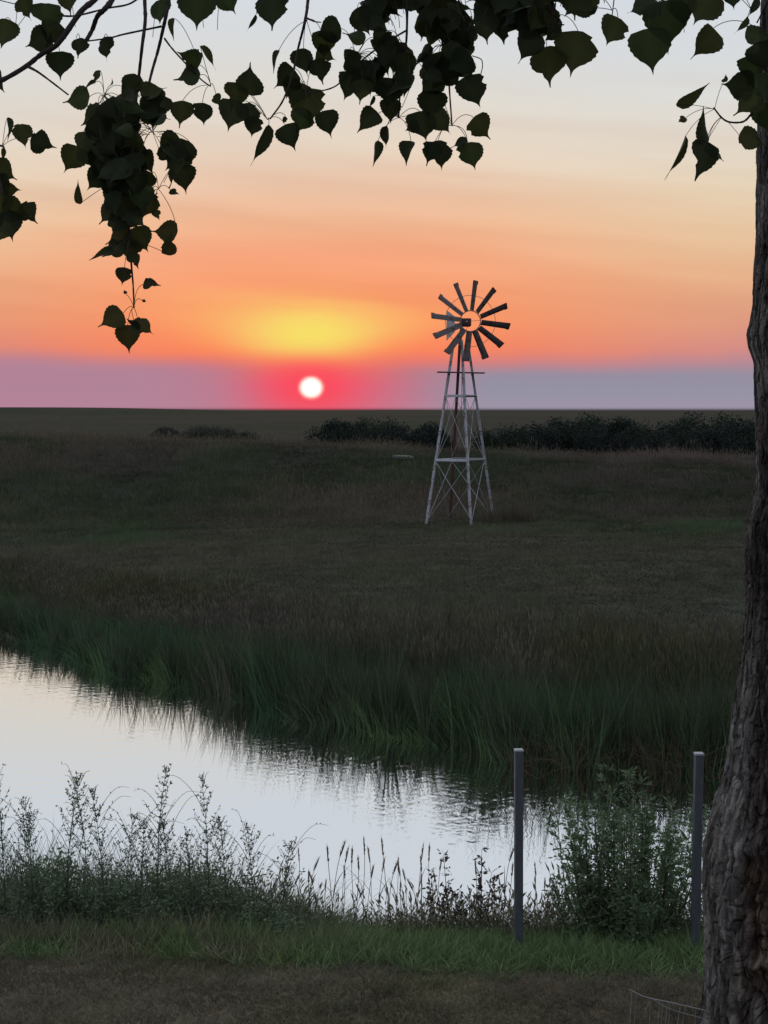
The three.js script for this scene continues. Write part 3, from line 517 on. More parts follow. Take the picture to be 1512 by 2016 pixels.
for (const s of sprays) {
  const mb = new Mb(), px2m = s.depth / FOCAL;
  s.twigs.forEach(([pts, w0, w1], ti) => {
    const way = pts.map(([x, y], k) => at(x, y, s.depth + 0.03 * Math.sin(k * 1.7 + ti)));
    const first = pts[0][1] <= pts[pts.length - 1][1];
    if (pts.some((p) => p[1] < -20)) {
      const tip = first ? way[0] : way[way.length - 1]; let best = null;
      for (const [lp] of limbSpecs) for (const q of curve(lp, 60)) if (q.y > tip.y + 0.05 && (!best || q.distanceTo(tip) < best.distanceTo(tip))) best = q;
      if (best) { const join = [best, best.clone().lerp(tip, 0.5).add(V(0, 0.05, 0))]; first ? way.unshift(...join) : way.push(...join.reverse()); }
    }
    const c = curve(way, way.length * 6);
    mb.tube(c.map(fromTree), c.map((_, i) => lerp(w0, w1, i / c.length) * px2m * 0.5 * (1 + 0.18 * Math.sin(i * 1.9) * (i % 6 === 0 ? 1 : 0.2))), 8, twigCol);
  });
  const leaves = s.leaves.map((l) => [...l]);
  if (s.fill) {
    const xs = s.fill.poly.map((p) => p[0]), ys = s.fill.poly.map((p) => p[1]), x0 = Math.min(...xs), x1 = Math.max(...xs), y0 = Math.min(...ys), y1 = Math.max(...ys);
    let n = 0, tries = 0; const done = [];
    while (n < s.fill.n && tries++ < 6000) {
      const x = lerp(x0, x1, LR()), y = lerp(y0, y1, LR()), w = lerp(...s.fill.w, LR());
      if (!inPoly(s.fill.poly, x, y) || s.fill.holes.some((h) => Math.hypot(h[0] - x, h[1] - y) < h[2] + w * 0.36) || done.some((q) => Math.hypot(q[0] - x, q[1] - y) < 9)) continue;
      done.push([x, y]); n++;
      leaves.push([x, y, w, (LR() - 0.5) * 150, LR() < 0.2 ? 0.3 + 0.3 * LR() : 0.75 + 0.25 * LR(), undefined, true]);
    }
  }
  const twigs = mb, mesh = [], inner = []; let fillers = 0;
  for (const [cx, cy, w, ang, sq, variant, filler] of leaves) {
    const len = w * px2m * (filler ? 0.68 + 0.32 * LR() : w < 70 ? 0.94 : 1.0), d = s.depth + (filler ? (LR() - 0.35) * 0.3 : (LR() - 0.5) * 0.12), a = ang * DEG;
    const L = V().addScaledVector(rightV, Math.sin(a)).addScaledVector(upV, -Math.cos(a)).addScaledVector(fwdV, (LR() - 0.5) * 0.35).normalize();
    const side0 = V().crossVectors(fwdV, L).normalize(), n0 = V().crossVectors(side0, L).normalize();
    const thin = sq < 0.5, yaw = Math.acos(thin ? 0.85 : clamp(sq, 0.05, 0.999)) * (LR() < 0.5 ? -1 : 1);
    const Y = L.clone().negate(), Z = n0.clone().applyAxisAngle(L, yaw); if (LR() < 0.5) Z.negate();
    const X = V().crossVectors(Y, Z).normalize();
    const g = leafGeos[thin ? 3 : variant ?? [0, 0, 1, 1, 2, 3, 4, 0, 6][Math.floor(LR() * 9)]];
    const m = new THREE.Mesh(g, leafMats[Math.floor(LR() * 4)]); m.name = 'leaf';
    const mid = at(cx, cy, d * 1), k = len * 1.1, base = mid.clone().addScaledVector(L, -0.42 * k);
    m.matrixAutoUpdate = true; m.quaternion.setFromRotationMatrix(new THREE.Matrix4().makeBasis(X, Y, Z)); thin ? m.scale.set(k * sq * 1.15, k, k * 0.7) : m.scale.setScalar(k); m.position.copy(fromTree(base));
    m.updateMatrix();
    if (filler && fillers++ % 2) inner.push(g.clone().applyMatrix4(m.matrix)); else { mesh.push(m); leafCount++; }   // the leaves behind others are one mass
    // stalk to the nearest gathering point
    const bp = [cx - Math.sin(a) * 0.42 * w, cy - Math.cos(a) * 0.42 * w];
    let best = null, bd = 1e9; for (const h of s.hubs) { const q = Math.hypot(h[0] - bp[0], h[1] - bp[1]); if (q < bd) { bd = q; best = h; } }
    let hub = at(best[0], best[1], s.depth);
    if (filler) hub = at(lerp(bp[0], best[0], Math.min(1, 46 / bd)), lerp(bp[1], best[1], Math.min(1, 46 / bd)), s.depth);
    else if (bd > 95) hub = at(lerp(bp[0], best[0], 85 / bd), lerp(bp[1], best[1], 85 / bd) - 12, s.depth);
    const c1 = base.clone().addScaledVector(L, -0.35 * Math.min(0.06, hub.distanceTo(base))).add(V(0, 0.012, 0));
    const path = new THREE.QuadraticBezierCurve3(hub, hub.clone().lerp(c1, 0.62).add(V(0, 0.01, 0)), base).getPoints(7);
    twigs.tube(path.map(fromTree), 0.0008, 5, [0.07, 0.055, 0.035], false);
  }
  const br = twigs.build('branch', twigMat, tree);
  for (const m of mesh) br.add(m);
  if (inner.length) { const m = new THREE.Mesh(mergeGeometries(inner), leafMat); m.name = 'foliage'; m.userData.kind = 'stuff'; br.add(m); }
}
{ // the rest of the crown, above the frame
  const R = rng(99), spots = [];
  for (const [p] of limbSpecs) { const c = curve(p, 60); for (let i = 12; i < 60; i++) for (let k = 0; k < 12; k++) { const q = c[i].clone().add(V((R() - 0.5) * 1.3, (R() - 0.2) * 1.2, (R() - 0.5) * 1.3)); const py = 1008 - (V().subVectors(q, V(0, EYE, 0)).dot(upV) / V().subVectors(q, V(0, EYE, 0)).dot(fwdV)) * FOCAL; if (py < -110) spots.push(q); } }
  const im = new THREE.InstancedMesh(leafGeos[1], leafMat, spots.length), o = new THREE.Object3D();
  spots.forEach((q, i) => { o.position.copy(fromTree(q)); o.rotation.set((R() - 0.5) * 1.2, R() * 6.28, (R() - 0.5) * 1.2); o.scale.setScalar(0.07 + 0.03 * R()); o.updateMatrix(); im.setMatrixAt(i, o.matrix); });
  im.name = 'crown'; im.userData.kind = 'stuff'; tree.add(im);
}
shade(tree);

// ---------------------------------------------------------------- windmill
{
  const N = at(930, 1028, 44.3), base = V(N.x, height(N.x, N.z) - 0.03, N.z);
  const a = 1.27, b = 0.68;
  const mill = thing('windmill', 'small farm windmill with white lattice tower and twelve-bladed wheel', 'windmill', [base.x, base.y, base.z]);
  const C = V((-a + b) / 2, 0, -(a + b) / 2);                        // middle of the four feet
  const feet = [V(0, 0, 0), V(-a, 0, -b), V(-a + b, 0, -b - a), V(b, 0, -a)];   // near, left, back, right
  const yAt = (py) => EYE - (py - 803) / FOCAL * 44.9 - base.y;
  const TOP = yAt(668), S = 0.19;
  const onLeg = (k, y) => { const t = y / TOP, f = lerp(1, S, t); return V(C.x + (feet[k].x - C.x) * f, y, C.z + (feet[k].z - C.z) * f); };
  const rustSpots = noiseTexture(256, (u, v) => { const r = smooth(0.62, 0.72, 0.6 * tileNoise(u, v, 14, 101) + 0.4 * tileNoise(u, v, 50, 102)), k = 0.9 + 0.1 * tileNoise(u, v, 60, 103); return [lerp(k, 0.4, r), lerp(k, 0.22, r), lerp(k, 0.14, r)]; });
  const white = new THREE.MeshStandardMaterial({ color: new THREE.Color().setRGB(0.4, 0.42, 0.44), roughness: 0.6, map: rustSpots });
  const red = new THREE.MeshStandardMaterial({ color: new THREE.Color().setRGB(0.07, 0.02, 0.017), roughness: 0.6 });
  const steel = new THREE.MeshStandardMaterial({ color: new THREE.Color().setRGB(0.24, 0.22, 0.22), roughness: 0.6, metalness: 0.35 });
  const wood = new THREE.MeshStandardMaterial({ color: new THREE.Color().setRGB(0.11, 0.08, 0.07), roughness: 0.9 });
  const bar = (name, p, q, w, t, mat, parent = mill) => {
    const m = new THREE.Mesh(new RoundedBoxGeometry(w, p.distanceTo(q), t, 1, Math.min(w, t) * 0.2), mat); m.name = name;
    m.position.copy(p).lerp(q, 0.5); m.quaternion.setFromUnitVectors(V(0, 1, 0), V().subVectors(q, p).normalize()); parent.add(m); return m;
  };
  // legs of angle iron
  const angle = (k, mat, w) => {
    const p = onLeg(k, -0.1), q = onLeg(k, TOP), len = p.distanceTo(q), sh = new THREE.Shape(), t = 0.012;
    sh.moveTo(0, 0); sh.lineTo(w, 0); sh.lineTo(w, t); sh.lineTo(t, t); sh.lineTo(t, w); sh.lineTo(0, w); sh.closePath();
    const g = new THREE.ExtrudeGeometry(sh, { depth: len, bevelEnabled: false });
    const m = new THREE.Mesh(g, mat); m.name = 'leg';
    const Z = V().subVectors(q, p).normalize(), inward = V().subVectors(C, feet[k]).setY(0).normalize(), X0 = inward.applyAxisAngle(V(0, 1, 0), Math.PI / 4), X = X0.addScaledVector(Z, -X0.dot(Z)).normalize(), Y = V().crossVectors(Z, X);
    m.quaternion.setFromRotationMatrix(new THREE.Matrix4().makeBasis(X, Y, Z)); m.position.copy(p); mill.add(m); return m;
  };
  angle(0, white, 0.085); angle(1, white, 0.06); angle(3, white, 0.055);
  tag(angle(2, red, 0.085), 'dark red rear leg of the tower');
  const g1 = yAt(903), g2 = yAt(777), faces = [[0, 1], [1, 2], [2, 3], [3, 0]];
  const out = (p, k) => p.clone().addScaledVector(V().subVectors(p, C).setY(0).normalize(), k);
  for (const [i, j] of faces) {
    bar('girt', out(onLeg(i, g1), 0.012), out(onLeg(j, g1), 0.012), 0.02, 0.085, white).rotateY(Math.PI / 2);
    bar('girt', out(onLeg(i, g2), 0.012), out(onLeg(j, g2), 0.012), 0.02, 0.075, white).rotateY(Math.PI / 2);
    bar('brace', out(onLeg(i, 0.16), -0.01), out(onLeg(j, g1 - 0.07), -0.01), 0.015, 0.006, white);
    bar('brace', out(onLeg(j, 0.16), -0.025), out(onLeg(i, g1 - 0.07), -0.025), 0.015, 0.006, white);
    bar('brace', out(onLeg(i, g1 + 0.08), -0.01), out(onLeg(j, g2 - 0.05), -0.01), 0.013, 0.006, white);
    bar('brace', out(onLeg(j, g1 + 0.08), -0.025), out(onLeg(i, g2 - 0.05), -0.025), 0.013, 0.006, white);
  }
  const yp = yAt(731), pl = new THREE.Group(); pl.name = 'platform'; mill.add(pl); pl.position.set(C.x, yp, C.z); pl.rotation.z = -0.02;
  for (let k = 0; k < 6; k++) { const m = new THREE.Mesh(new RoundedBoxGeometry(1.34, 0.028, 0.095, 1, 0.005), wood); m.name = 'plank'; m.position.set((k % 2) * 0.01, 0, -0.27 + k * 0.108); pl.add(m); }
  for (const x of [-0.34, 0.34]) { const m = new THREE.Mesh(new RoundedBoxGeometry(0.05, 0.05, 0.66, 1, 0.006), wood); m.name = 'joist'; m.position.set(x, -0.041, 0); pl.add(m); }
  // mast, gear box, wheel, tail
  const hub = at(926.5, 632, 44.35).sub(base), mast = V(C.x, TOP - 0.15, C.z);
  new Mb().tube([mast, V(C.x, hub.y + 0.12, C.z)], 0.035, 10, [1, 1, 1]).build('mast', steel, mill);
  bar('pump_rod', V(C.x + 0.03, 0.1, C.z + 0.02), V(C.x + 0.03, TOP, C.z + 0.02), 0.014, 0.014, red);
  const head = new THREE.Group(); head.name = 'wheel'; head.position.copy(hub); head.rotation.y = 0.16; mill.add(head);
  const bladeGeo = (() => { const mb = new Mb(), Rr = 1.12, r0 = 0.3; const n = 6; for (let k = 0; k <= n; k++) { const r = lerp(r0, Rr, k / n), w = lerp(0.19, 0.225, k / n); for (let c = -2; c <= 2; c++) { const x = c / 4 * w; mb.v(x, r, 0.03 * (1 - (c / 2) ** 2), [1, 1, 1], x, r); } } for (let k = 0; k < n; k++) for (let c = 0; c < 4; c++) { const p = k * 5 + c; mb.q(p, p + 1, p + 6, p + 5); } const g = mb.geometry(), back = g.clone(); back.translate(0, 0, -0.004); back.setIndex([...back.index.array].reverse()); back.computeVertexNormals(); return mergeGeometries([g, back]); })();
  const tipGeo = (() => { const g = new RoundedBoxGeometry(0.23, 0.1, 0.012, 1, 0.003); g.translate(0, 1.09, 0.012); return g; })();
  const vane = plainMat(0.55, { metalness: 0.3, color: new THREE.Color().setRGB(0.14, 0.12, 0.115), map: rustSpots });
  for (let k = 0; k < 12; k++) {
    const piv = new THREE.Group(); piv.name = 'blade'; piv.rotation.z = -(7 * DEG) - k * Math.PI / 6; head.add(piv);
    const bl = new THREE.Mesh(bladeGeo, vane); bl.name = 'slat'; bl.rotation.y = 0.75; piv.add(bl);
    const tip = new THREE.Mesh(tipGeo, red); tip.name = 'tip'; tip.rotation.y = 0.75; piv.add(tip);
  }
  const ring = (name, r, t) => { const m = new THREE.Mesh(new THREE.TorusGeometry(r, t, 6, 72), steel); m.name = name; m.position.z = -0.03; head.add(m); };
  ring('rim', 0.72, 0.007); ring('rim', 0.29, 0.014);
  for (let k = 0; k < 6; k++) { const t = k * Math.PI / 3 + 0.1; const sp = new THREE.Mesh(new THREE.CylinderGeometry(0.006, 0.006, 0.29, 6), steel); sp.name = 'spoke'; sp.position.set(Math.cos(t) * 0.15, Math.sin(t) * 0.15, -0.06); sp.rotation.z = t - Math.PI / 2; if (k % 3 === 0 || k === 4) head.add(sp); }
  const gb = new THREE.Group(); gb.name = 'gear_box'; mill.add(gb); gb.position.set(lerp(hub.x, C.x, 0.4) - 0.02, hub.y - 0.03, lerp(hub.z, C.z, 0.45));
  const gbm = new THREE.Mesh(new RoundedBoxGeometry(0.28, 0.22, 0.5, 3, 0.03), red); gbm.name = 'housing'; gb.add(gbm);
  const ax = new THREE.Mesh(new THREE.CylinderGeometry(0.03, 0.03, 0.6, 12), steel); ax.name = 'axle'; ax.rotation.x = Math.PI / 2; ax.position.z = 0.3; gb.add(ax);
  const tail = new THREE.Group(); tail.name = 'tail'; tail.position.set(C.x, hub.y - 0.03, C.z); tail.rotation.y = 0.28; mill.add(tail);
  const shp = new THREE.Shape(); shp.moveTo(0, -0.22); shp.lineTo(0.75, -0.44); shp.lineTo(0.75, 0.44); shp.lineTo(0, 0.22); shp.closePath();
  const pg = new THREE.ExtrudeGeometry(shp, { depth: 0.006, bevelEnabled: true, bevelSize: 0.003, bevelThickness: 0.002, bevelSegments: 1 });
  const plate = new THREE.Mesh(pg, white); plate.name = 'vane'; plate.rotation.y = Math.PI / 2; plate.position.z = -0.55; tail.add(plate);
  bar('boom', V(0.012, 0, -0.05), V(0.012, 0, -0.62), 0.03, 0.03, steel, tail);
  shade(mill);
}

// ---------------------------------------------------------------- fence posts
{
  const zinc = new THREE.MeshStandardMaterial({ color: new THREE.Color().setRGB(0.1, 0.115, 0.125), roughness: 0.6, metalness: 0.35, map: noiseTexture(256, (u, v) => { const k = 0.75 + 0.25 * tileNoise(u, v, 9, 111) + 0.14 * (tileNoise(u, v, 60, 112) - 0.5); return [k, k, k]; }) });
  const pale = new THREE.MeshStandardMaterial({ color: new THREE.Color().setRGB(0.34, 0.35, 0.37), roughness: 0.55, metalness: 0.2 });
  const post = (px, top, bot, d, label) => {
    const p = at(px, bot, d), y0 = height(p.x, p.z), h = at(px, top, d).y - y0, o = thing('fence_post', label, 'post', [p.x, y0, p.z], 'posts by the pond');
    const g = new RoundedBoxGeometry(0.06, h + 0.3, 0.06, 2, 0.008); g.translate(0, h / 2 - 0.15, 0);
    const uv = g.attributes.uv, ps = g.attributes.position; for (let i = 0; i < uv.count; i++) uv.setXY(i, (ps.getX(i) + ps.getZ(i)) * 2, ps.getY(i) * 2);
    const m = new THREE.Mesh(g, zinc); m.name = 'shaft'; o.add(m);
    const cap = new THREE.Mesh(new RoundedBoxGeometry(0.065, 0.016, 0.065, 2, 0.005), pale); cap.name = 'cap'; cap.position.y = h + 0.003; o.add(cap);
    o.rotation.set(0.012, 0.1, px < 1200 ? 0.006 : -0.004); shade(o);
  };
  post(1021, 1471, 1862, 11.55, 'grey square steel post standing at the pond edge left of the willow');
  post(1368, 1478, 1876, 11.4, 'grey square steel post standing beside the cottonwood trunk');
}

// ---------------------------------------------------------------- willow shrub, weeds, seed-head grasses at the near bank
function shrub(name, label, category, pos, seed, o) {
  const R = rng(seed), t = thing(name, label, category, pos), stems = new Mb(), fol = new Mb();
  for (let k = 0; k < o.stems; k++) {
    const a = R() * 6.283, lean = o.lean * Math.sqrt(R()), h = o.h * (0.45 + 0.6 * R()) * (1 - 0.3 * lean / o.lean * R()), b = V(Math.cos(a) * 0.12 * R(), -0.1, Math.sin(a) * 0.12 * R());
    const tip = V(Math.cos(a) * lean, h, Math.sin(a) * lean), midp = b.clone().lerp(tip, 0.5).add(V(Math.cos(a) * lean * 0.2, -0.05, Math.sin(a) * lean * 0.2));
    const c = curve([b, midp, tip], 16); stems.tube(c, c.map((_, i) => lerp(0.008, 0.0015, i / 16)), 5, [0.06, 0.045, 0.03], false);
    for (let i = 2; i <= 16; i++) for (let q = 0; q < o.per; q++) {
      const base = c[i].clone(), dr = dirRand(R); dr.y = Math.abs(dr.y) * 0.7 + 0.15; dr.normalize();
      const L0 = o.side * (0.3 + R()) * (1 - 0.55 * i / 16), e = base.clone().addScaledVector(dr, L0);
      if (q % 2 === 0) stems.tube([base, base.clone().lerp(e, 0.5).add(V(0, 0.01, 0)), e], [0.002, 0.0015, 0.0008], 3, [0.06, 0.05, 0.03], false);
      for (let m = 0; m < o.leaves; m++) {
        const p = base.clone().lerp(e, (m + R()) / o.leaves), d2 = dirRand(R).multiplyScalar(0.8).add(dr).normalize(), tone = 0.7 + 0.6 * R(), n = dirRand(R);
        fol.leaf(p, d2, o.ll * (0.6 + 0.7 * R()), o.lw * (0.7 + 0.6 * R()), o.col.map((v) => v * tone), n);
      }
    }
  }
  stems.build('stem', twigMat, t); const f = fol.build('foliage', foliageMat(0.75, 0.3), t); f.userData.kind = 'stuff';
  return shade(t);
}
{ const p = at(1235, 1880, 12.1); shrub('willow_shrub', 'bushy green willow shrub at the pond edge between the two posts', 'shrub', [p.x, height(p.x, p.z), p.z], 501, { stems: 60, h: 1.36, lean: 0.62, side: 0.2, per: 4, leaves: 6, ll: 0.05, lw: 0.015, col: [0.14, 0.205, 0.1] }); }
{ const p = at(925, 1835, 12.5); shrub('dock_weed', 'dark reddish brown leafy weed in the shallows left of a post', 'weed', [p.x, Math.max(-0.04, height(p.x, p.z)), p.z], 502, { stems: 17, h: 0.85, lean: 0.34, side: 0.13, per: 2, leaves: 3, ll: 0.045, lw: 0.018, col: [0.06, 0.046, 0.042] }); }

const weedMat = foliageMat(0.8, 0.3);
function weed(pos, h, seed, label) {      // sweet-clover like: a stem, thin side branches, small leaves
  const R = rng(seed), t = thing('tall_weed', label, 'weed', pos, 'tall weeds on the near bank'), st = new Mb(), fo = new Mb(), lean = (R() - 0.5) * 0.22;
  const c = curve([V(0, -0.08, 0), V(lean * 0.25, h * 0.35, (R() - 0.5) * 0.06), V(lean * 0.6, h * 0.7, 0), V(lean * h, h, 0)], 26);
  st.tube(c, c.map((_, i) => lerp(0.0055, 0.0012, i / 26)), 5, [0.05, 0.055, 0.035], false);
  for (let i = 4; i < 26; i++) for (let q = 0; q < 2; q++) {
    const a = i * 2.4 + q * 3.1 + R(), up = 0.6 + 0.5 * R(), L0 = (0.3 * (1 - i / 30)) * (0.4 + 0.8 * R()) + 0.03, dir = V(Math.cos(a), up, Math.sin(a) * 0.8).normalize(), p0 = c[i], p1 = p0.clone().addScaledVector(dir, L0 * 0.55).add(V(0, -0.01, 0)), p2 = p0.clone().addScaledVector(dir, L0).add(V(0, L0 * 0.25, 0));
    st.tube([p0, p1, p2], [0.0022, 0.0016, 0.0009], 4, [0.045, 0.05, 0.032], false);
    const n = Math.round((1.5 + L0 * 36) * (0.35 + 0.9 * R()));
    for (let m = 0; m < n; m++) {
      const f = (m + R()) / n, p = f < 0.5 ? p0.clone().lerp(p1, f * 2) : p1.clone().lerp(p2, f * 2 - 1), tone = 0.7 + 0.6 * R();
      for (let z = 0; z < 2; z++) fo.leaf(p, dirRand(R).add(V(0, 0.5, 0)).normalize(), 0.017 + 0.016 * R(), 0.008 + 0.007 * R(), [0.125 * tone, 0.17 * tone, 0.105 * tone], dirRand(R));
    }
  }
  const top = c[26]; for (let m = 0; m < 10; m++) fo.leaf(top.clone().add(V((R() - 0.5) * 0.02, -0.03 * R(), (R() - 0.5) * 0.02)), dirRand(R).add(V(0, 0.8, 0)).normalize(), 0.026, 0.009, [0.04, 0.045, 0.03], dirRand(R));
  for (let m = 0; m < 3; m++) {   // bare arching side shoots near the top
    const i = 13 + Math.floor(R() * 9), a = R() * 6.28, L0 = 0.16 + 0.2 * R(), p = c[i], x = Math.cos(a), z = Math.sin(a);
    const q = curve([p, p.clone().add(V(x * L0 * 0.35, L0 * 0.6, z * L0 * 0.35)), p.clone().add(V(x * L0 * 0.75, L0 * 0.95, z * L0 * 0.75)), p.clone().add(V(x * L0 * 1.1, L0 * 0.9, z * L0 * 1.1))], 9);
    st.tube(q, q.map((_, k) => lerp(0.0022, 0.001, k / 9)), 4, [0.06, 0.062, 0.042], false);
    for (let k = 3; k < 10; k++) if (R() < 0.5) fo.leaf(q[k], dirRand(R).add(V(x, 0.4, z)).normalize(), 0.02 + 0.014 * R(), 0.007, [0.08, 0.095, 0.07], dirRand(R));
  }
  if (R() < 0.7) for (let m = 0; m < 2; m++) { const a = R() * 6.28, e = top.clone().add(V(Math.cos(a) * 0.07, 0.02, Math.sin(a) * 0.07)); st.tube([c[24], c[24].clone().lerp(e, 0.6).add(V(0, 0.035, 0)), e], [0.002, 0.0018, 0.001], 4, [0.05, 0.05, 0.035], false); }
  st.build('stem', weedMat, t); fo.build('foliage', weedMat, t).userData.kind = 'stuff'; shade(t); return t;
}
[[8, 1492, 11.9], [68, 1575, 12.1], [122, 1524, 12.0], [176, 1530, 12.3], [206, 1553, 11.8], [236, 1605, 12.2], [303, 1510, 12.0], [345, 1620, 12.3], [380, 1640, 11.9], [413, 1527, 12.1], [450, 1610, 12.25], [503, 1624, 12.2], [548, 1658, 12.3], [30, 1600, 11.7], [270, 1615, 11.8]].sort((a, b) => a[0] - b[0]).forEach(([px, py, d], i) => {
  const top = at(px, py, d), y = height(top.x, -d + 0), p = [top.x, y, top.z];
  weed(p, top.y - y, 600 + i, `tall branching weed on the near pond bank, ${ORD[i]} from the left end`);
});
{ // leafy undergrowth between the weeds, nobody could count it
  const geos = [1, 2, 3].map((k) => { const R = rng(700 + k), mb = new Mb(); for (let s = 0; s < 5; s++) { const h = 0.5 * (0.6 + 0.6 * R()), a = R() * 6.28, ln = 0.12 * R(); const c = curve([V(0, -0.05, 0), V(Math.cos(a) * ln * 0.4, h * 0.5, Math.sin(a) * ln * 0.4), V(Math.cos(a) * ln, h, Math.sin(a) * ln)], 8); mb.tube(c, 0.0022, 3, [0.9, 0.95, 0.7], false); for (let i = 1; i <= 8; i++) for (let m = 0; m < 6; m++) { const t = 0.7 + 0.6 * R(), p = c[i].clone().add(V((R() - 0.5) * 0.09, (R() - 0.3) * 0.05, (R() - 0.5) * 0.09)); mb.leaf(p, dirRand(R).add(V(0, 0.5, 0)).normalize(), 0.03 + 0.02 * R(), 0.011 + 0.008 * R(), [t, t, t], dirRand(R)); } } return mb.geometry(); });
  const spots = pickSpots(14, 300, (R) => {
    const x = -5.6 + 4.9 * Math.pow(R(), 0.9), ns = nearShore(x), d = ns - 1.0 + R() * 0.95, n = fbm(x * 2.2, d, 2, 64), fade = smooth(-0.55, -1.6, x);
    if (R() > 0.25 + 0.75 * fade) return null;
    const t = 0.75 + 0.5 * R();
    return [x, height(x, -d), -d, R() * 6.28, 0.85 + 0.5 * R(), (0.3 + 0.75 * n) * (0.5 + 0.5 * fade), 0.16 * t, 0.22 * t, 0.12 * t];
  });
  scatter('bank_undergrowth', 'tangled leafy undergrowth at the left of the near bank', 'undergrowth', geos, weedMat, spots);
  const bl = [1, 2, 3].map((k) => tuft(720 + k, 9, { h: 0.85, w: 0.0065, spread: 0.1, droop: 0.32, dry: 0.06, segs: 6 }));
  const fine = [1, 2].map((k) => tuft(740 + k, 12, { h: 0.8, w: 0.0045, spread: 0.12, droop: 0.3, dry: 0.3, segs: 4, head: 0.5 }));
  const sp2 = pickSpots(15, 1100, (R) => {
    const x = -5.6 + 5.3 * Math.pow(R(), 0.9), ns = nearShore(x), d = ns - 0.8 + R() * 0.8, fade = smooth(-0.4, -1.7, x), t = 0.75 + 0.5 * R();
    return [x, height(x, -d), -d, R() * 6.28, 0.8 + 0.4 * R(), (0.55 + 0.5 * R()) * (0.55 + 0.5 * fade), 0.17 * t, 0.21 * t, 0.115 * t];
  });
  sp2.push(...pickSpots(16, 620, (R) => { const x = -1.6 + 4.4 * R(), ns = nearShore(x), d = ns - 0.55 + R() * 0.6, t = 0.75 + 0.5 * R(), w = fbm(x * 2.4, 1, 2, 70); return [x, height(x, -d), -d, R() * 6.28, 0.8 + 0.4 * R(), 0.22 + 0.5 * w * R(), 0.19 * t, 0.19 * t, 0.125 * t, 0, 0, fine[Math.floor(R() * 2)]]; }));
  scatter('bank_blades', 'long arching green grass blades among the bank weeds', 'grass', bl, weedMat, sp2);
}
{ // grasses with seed heads against the water
  const kinds = [1, 2, 3, 4, 5].map((k) => {
    const R = rng(800 + k), st = new Mb(), hd = new Mb(), bd = new Mb(), lean = (R() - 0.5) * 0.3, h = 1;
    const c = curve([V(0, -0.05, 0), V(lean * 0.2, 0.4, 0.01), V(lean * 0.55, 0.8, 0), V(lean, h, 0.01)], 14);
    st.tube(c.slice(0, 11), 0.0022, 5, [0.13, 0.12, 0.08], false);
    const p0 = c[10], p1 = c[14], d = V().subVectors(p1, p0);
    hd.tube([p0, p0.clone().addScaledVector(d, 0.25), p0.clone().addScaledVector(d, 0.6), p0.clone().addScaledVector(d, 1)], [0.0015, 0.0045, 0.004, 0.0008], 6, [0.16, 0.13, 0.1], true);
    for (let m = 0; m < 34; m++) { const p = p0.clone().addScaledVector(d, R() * 0.78 - 0.05); hd.leaf(p, dirRand(R).multiplyScalar(0.26).add(V(0, 1, 0)).normalize(), 0.04, 0.005, [0.17, 0.14, 0.105], dirRand(R)); }
    for (let m = 0; m < 2; m++) { const q = c[3 + m * 3], a = R() * 6.28; bd.blade(q, V(Math.cos(a), 0, Math.sin(a)), 0.3, 0.009, 0.8, [0.05, 0.058, 0.035], 4); }
    return [st.geometry(), hd.geometry(), bd.geometry()];
  });
  const R = rng(31);
  const list = [[556, 1700], [590, 1664], [598, 1686], [610, 1718], [628, 1712], [647, 1650], [654, 1668], [668, 1662], [678, 1700], [694, 1672], [704, 1678], [717, 1643], [719, 1690], [735, 1662], [741, 1688], [757, 1696], [764, 1650], [781, 1688], [800, 1704], [806, 1702], [820, 1660], [832, 1682], [845, 1664], [858, 1684], [572, 1735], [640, 1730], [688, 1745], [728, 1740], [772, 1745], [790, 1735], [812, 1748], [836, 1730], [870, 1710], [940, 1690], [985, 1664], [1000, 1690], [620, 1755], [705, 1760], [750, 1758], [662, 1752], [1055, 1690], [1075, 1720]];
  const nth = (n) => n + (n % 100 > 10 && n % 100 < 14 ? 'th' : ['th', 'st', 'nd', 'rd'][n % 10] ?? 'th');
  list.sort((a, b) => a[0] - b[0]).forEach(([px, py], i) => {
    const d = 12.15 + R() * 0.35, top = at(px, py, d), y = Math.max(-0.02, height(top.x, -d)), k = kinds[i % 5], h = top.y - y;
    const t = thing('seed_grass', `slender brown seed-head grass stalk silhouetted against the pond, ${nth(i + 1)} from the left`, 'grass stalk', [top.x, y, top.z], 'seed-head grasses along the middle of the near bank', 'thing');
    ['stem', 'seed_head', 'blade'].forEach((n, q) => { const m = new THREE.Mesh(k[q], weedMat); m.name = n; t.add(m); });
    t.scale.set(0.9 + 0.3 * R(), h, 0.9 + 0.3 * R()); t.rotation.y = R() * 6.28; shade(t);
  });
}

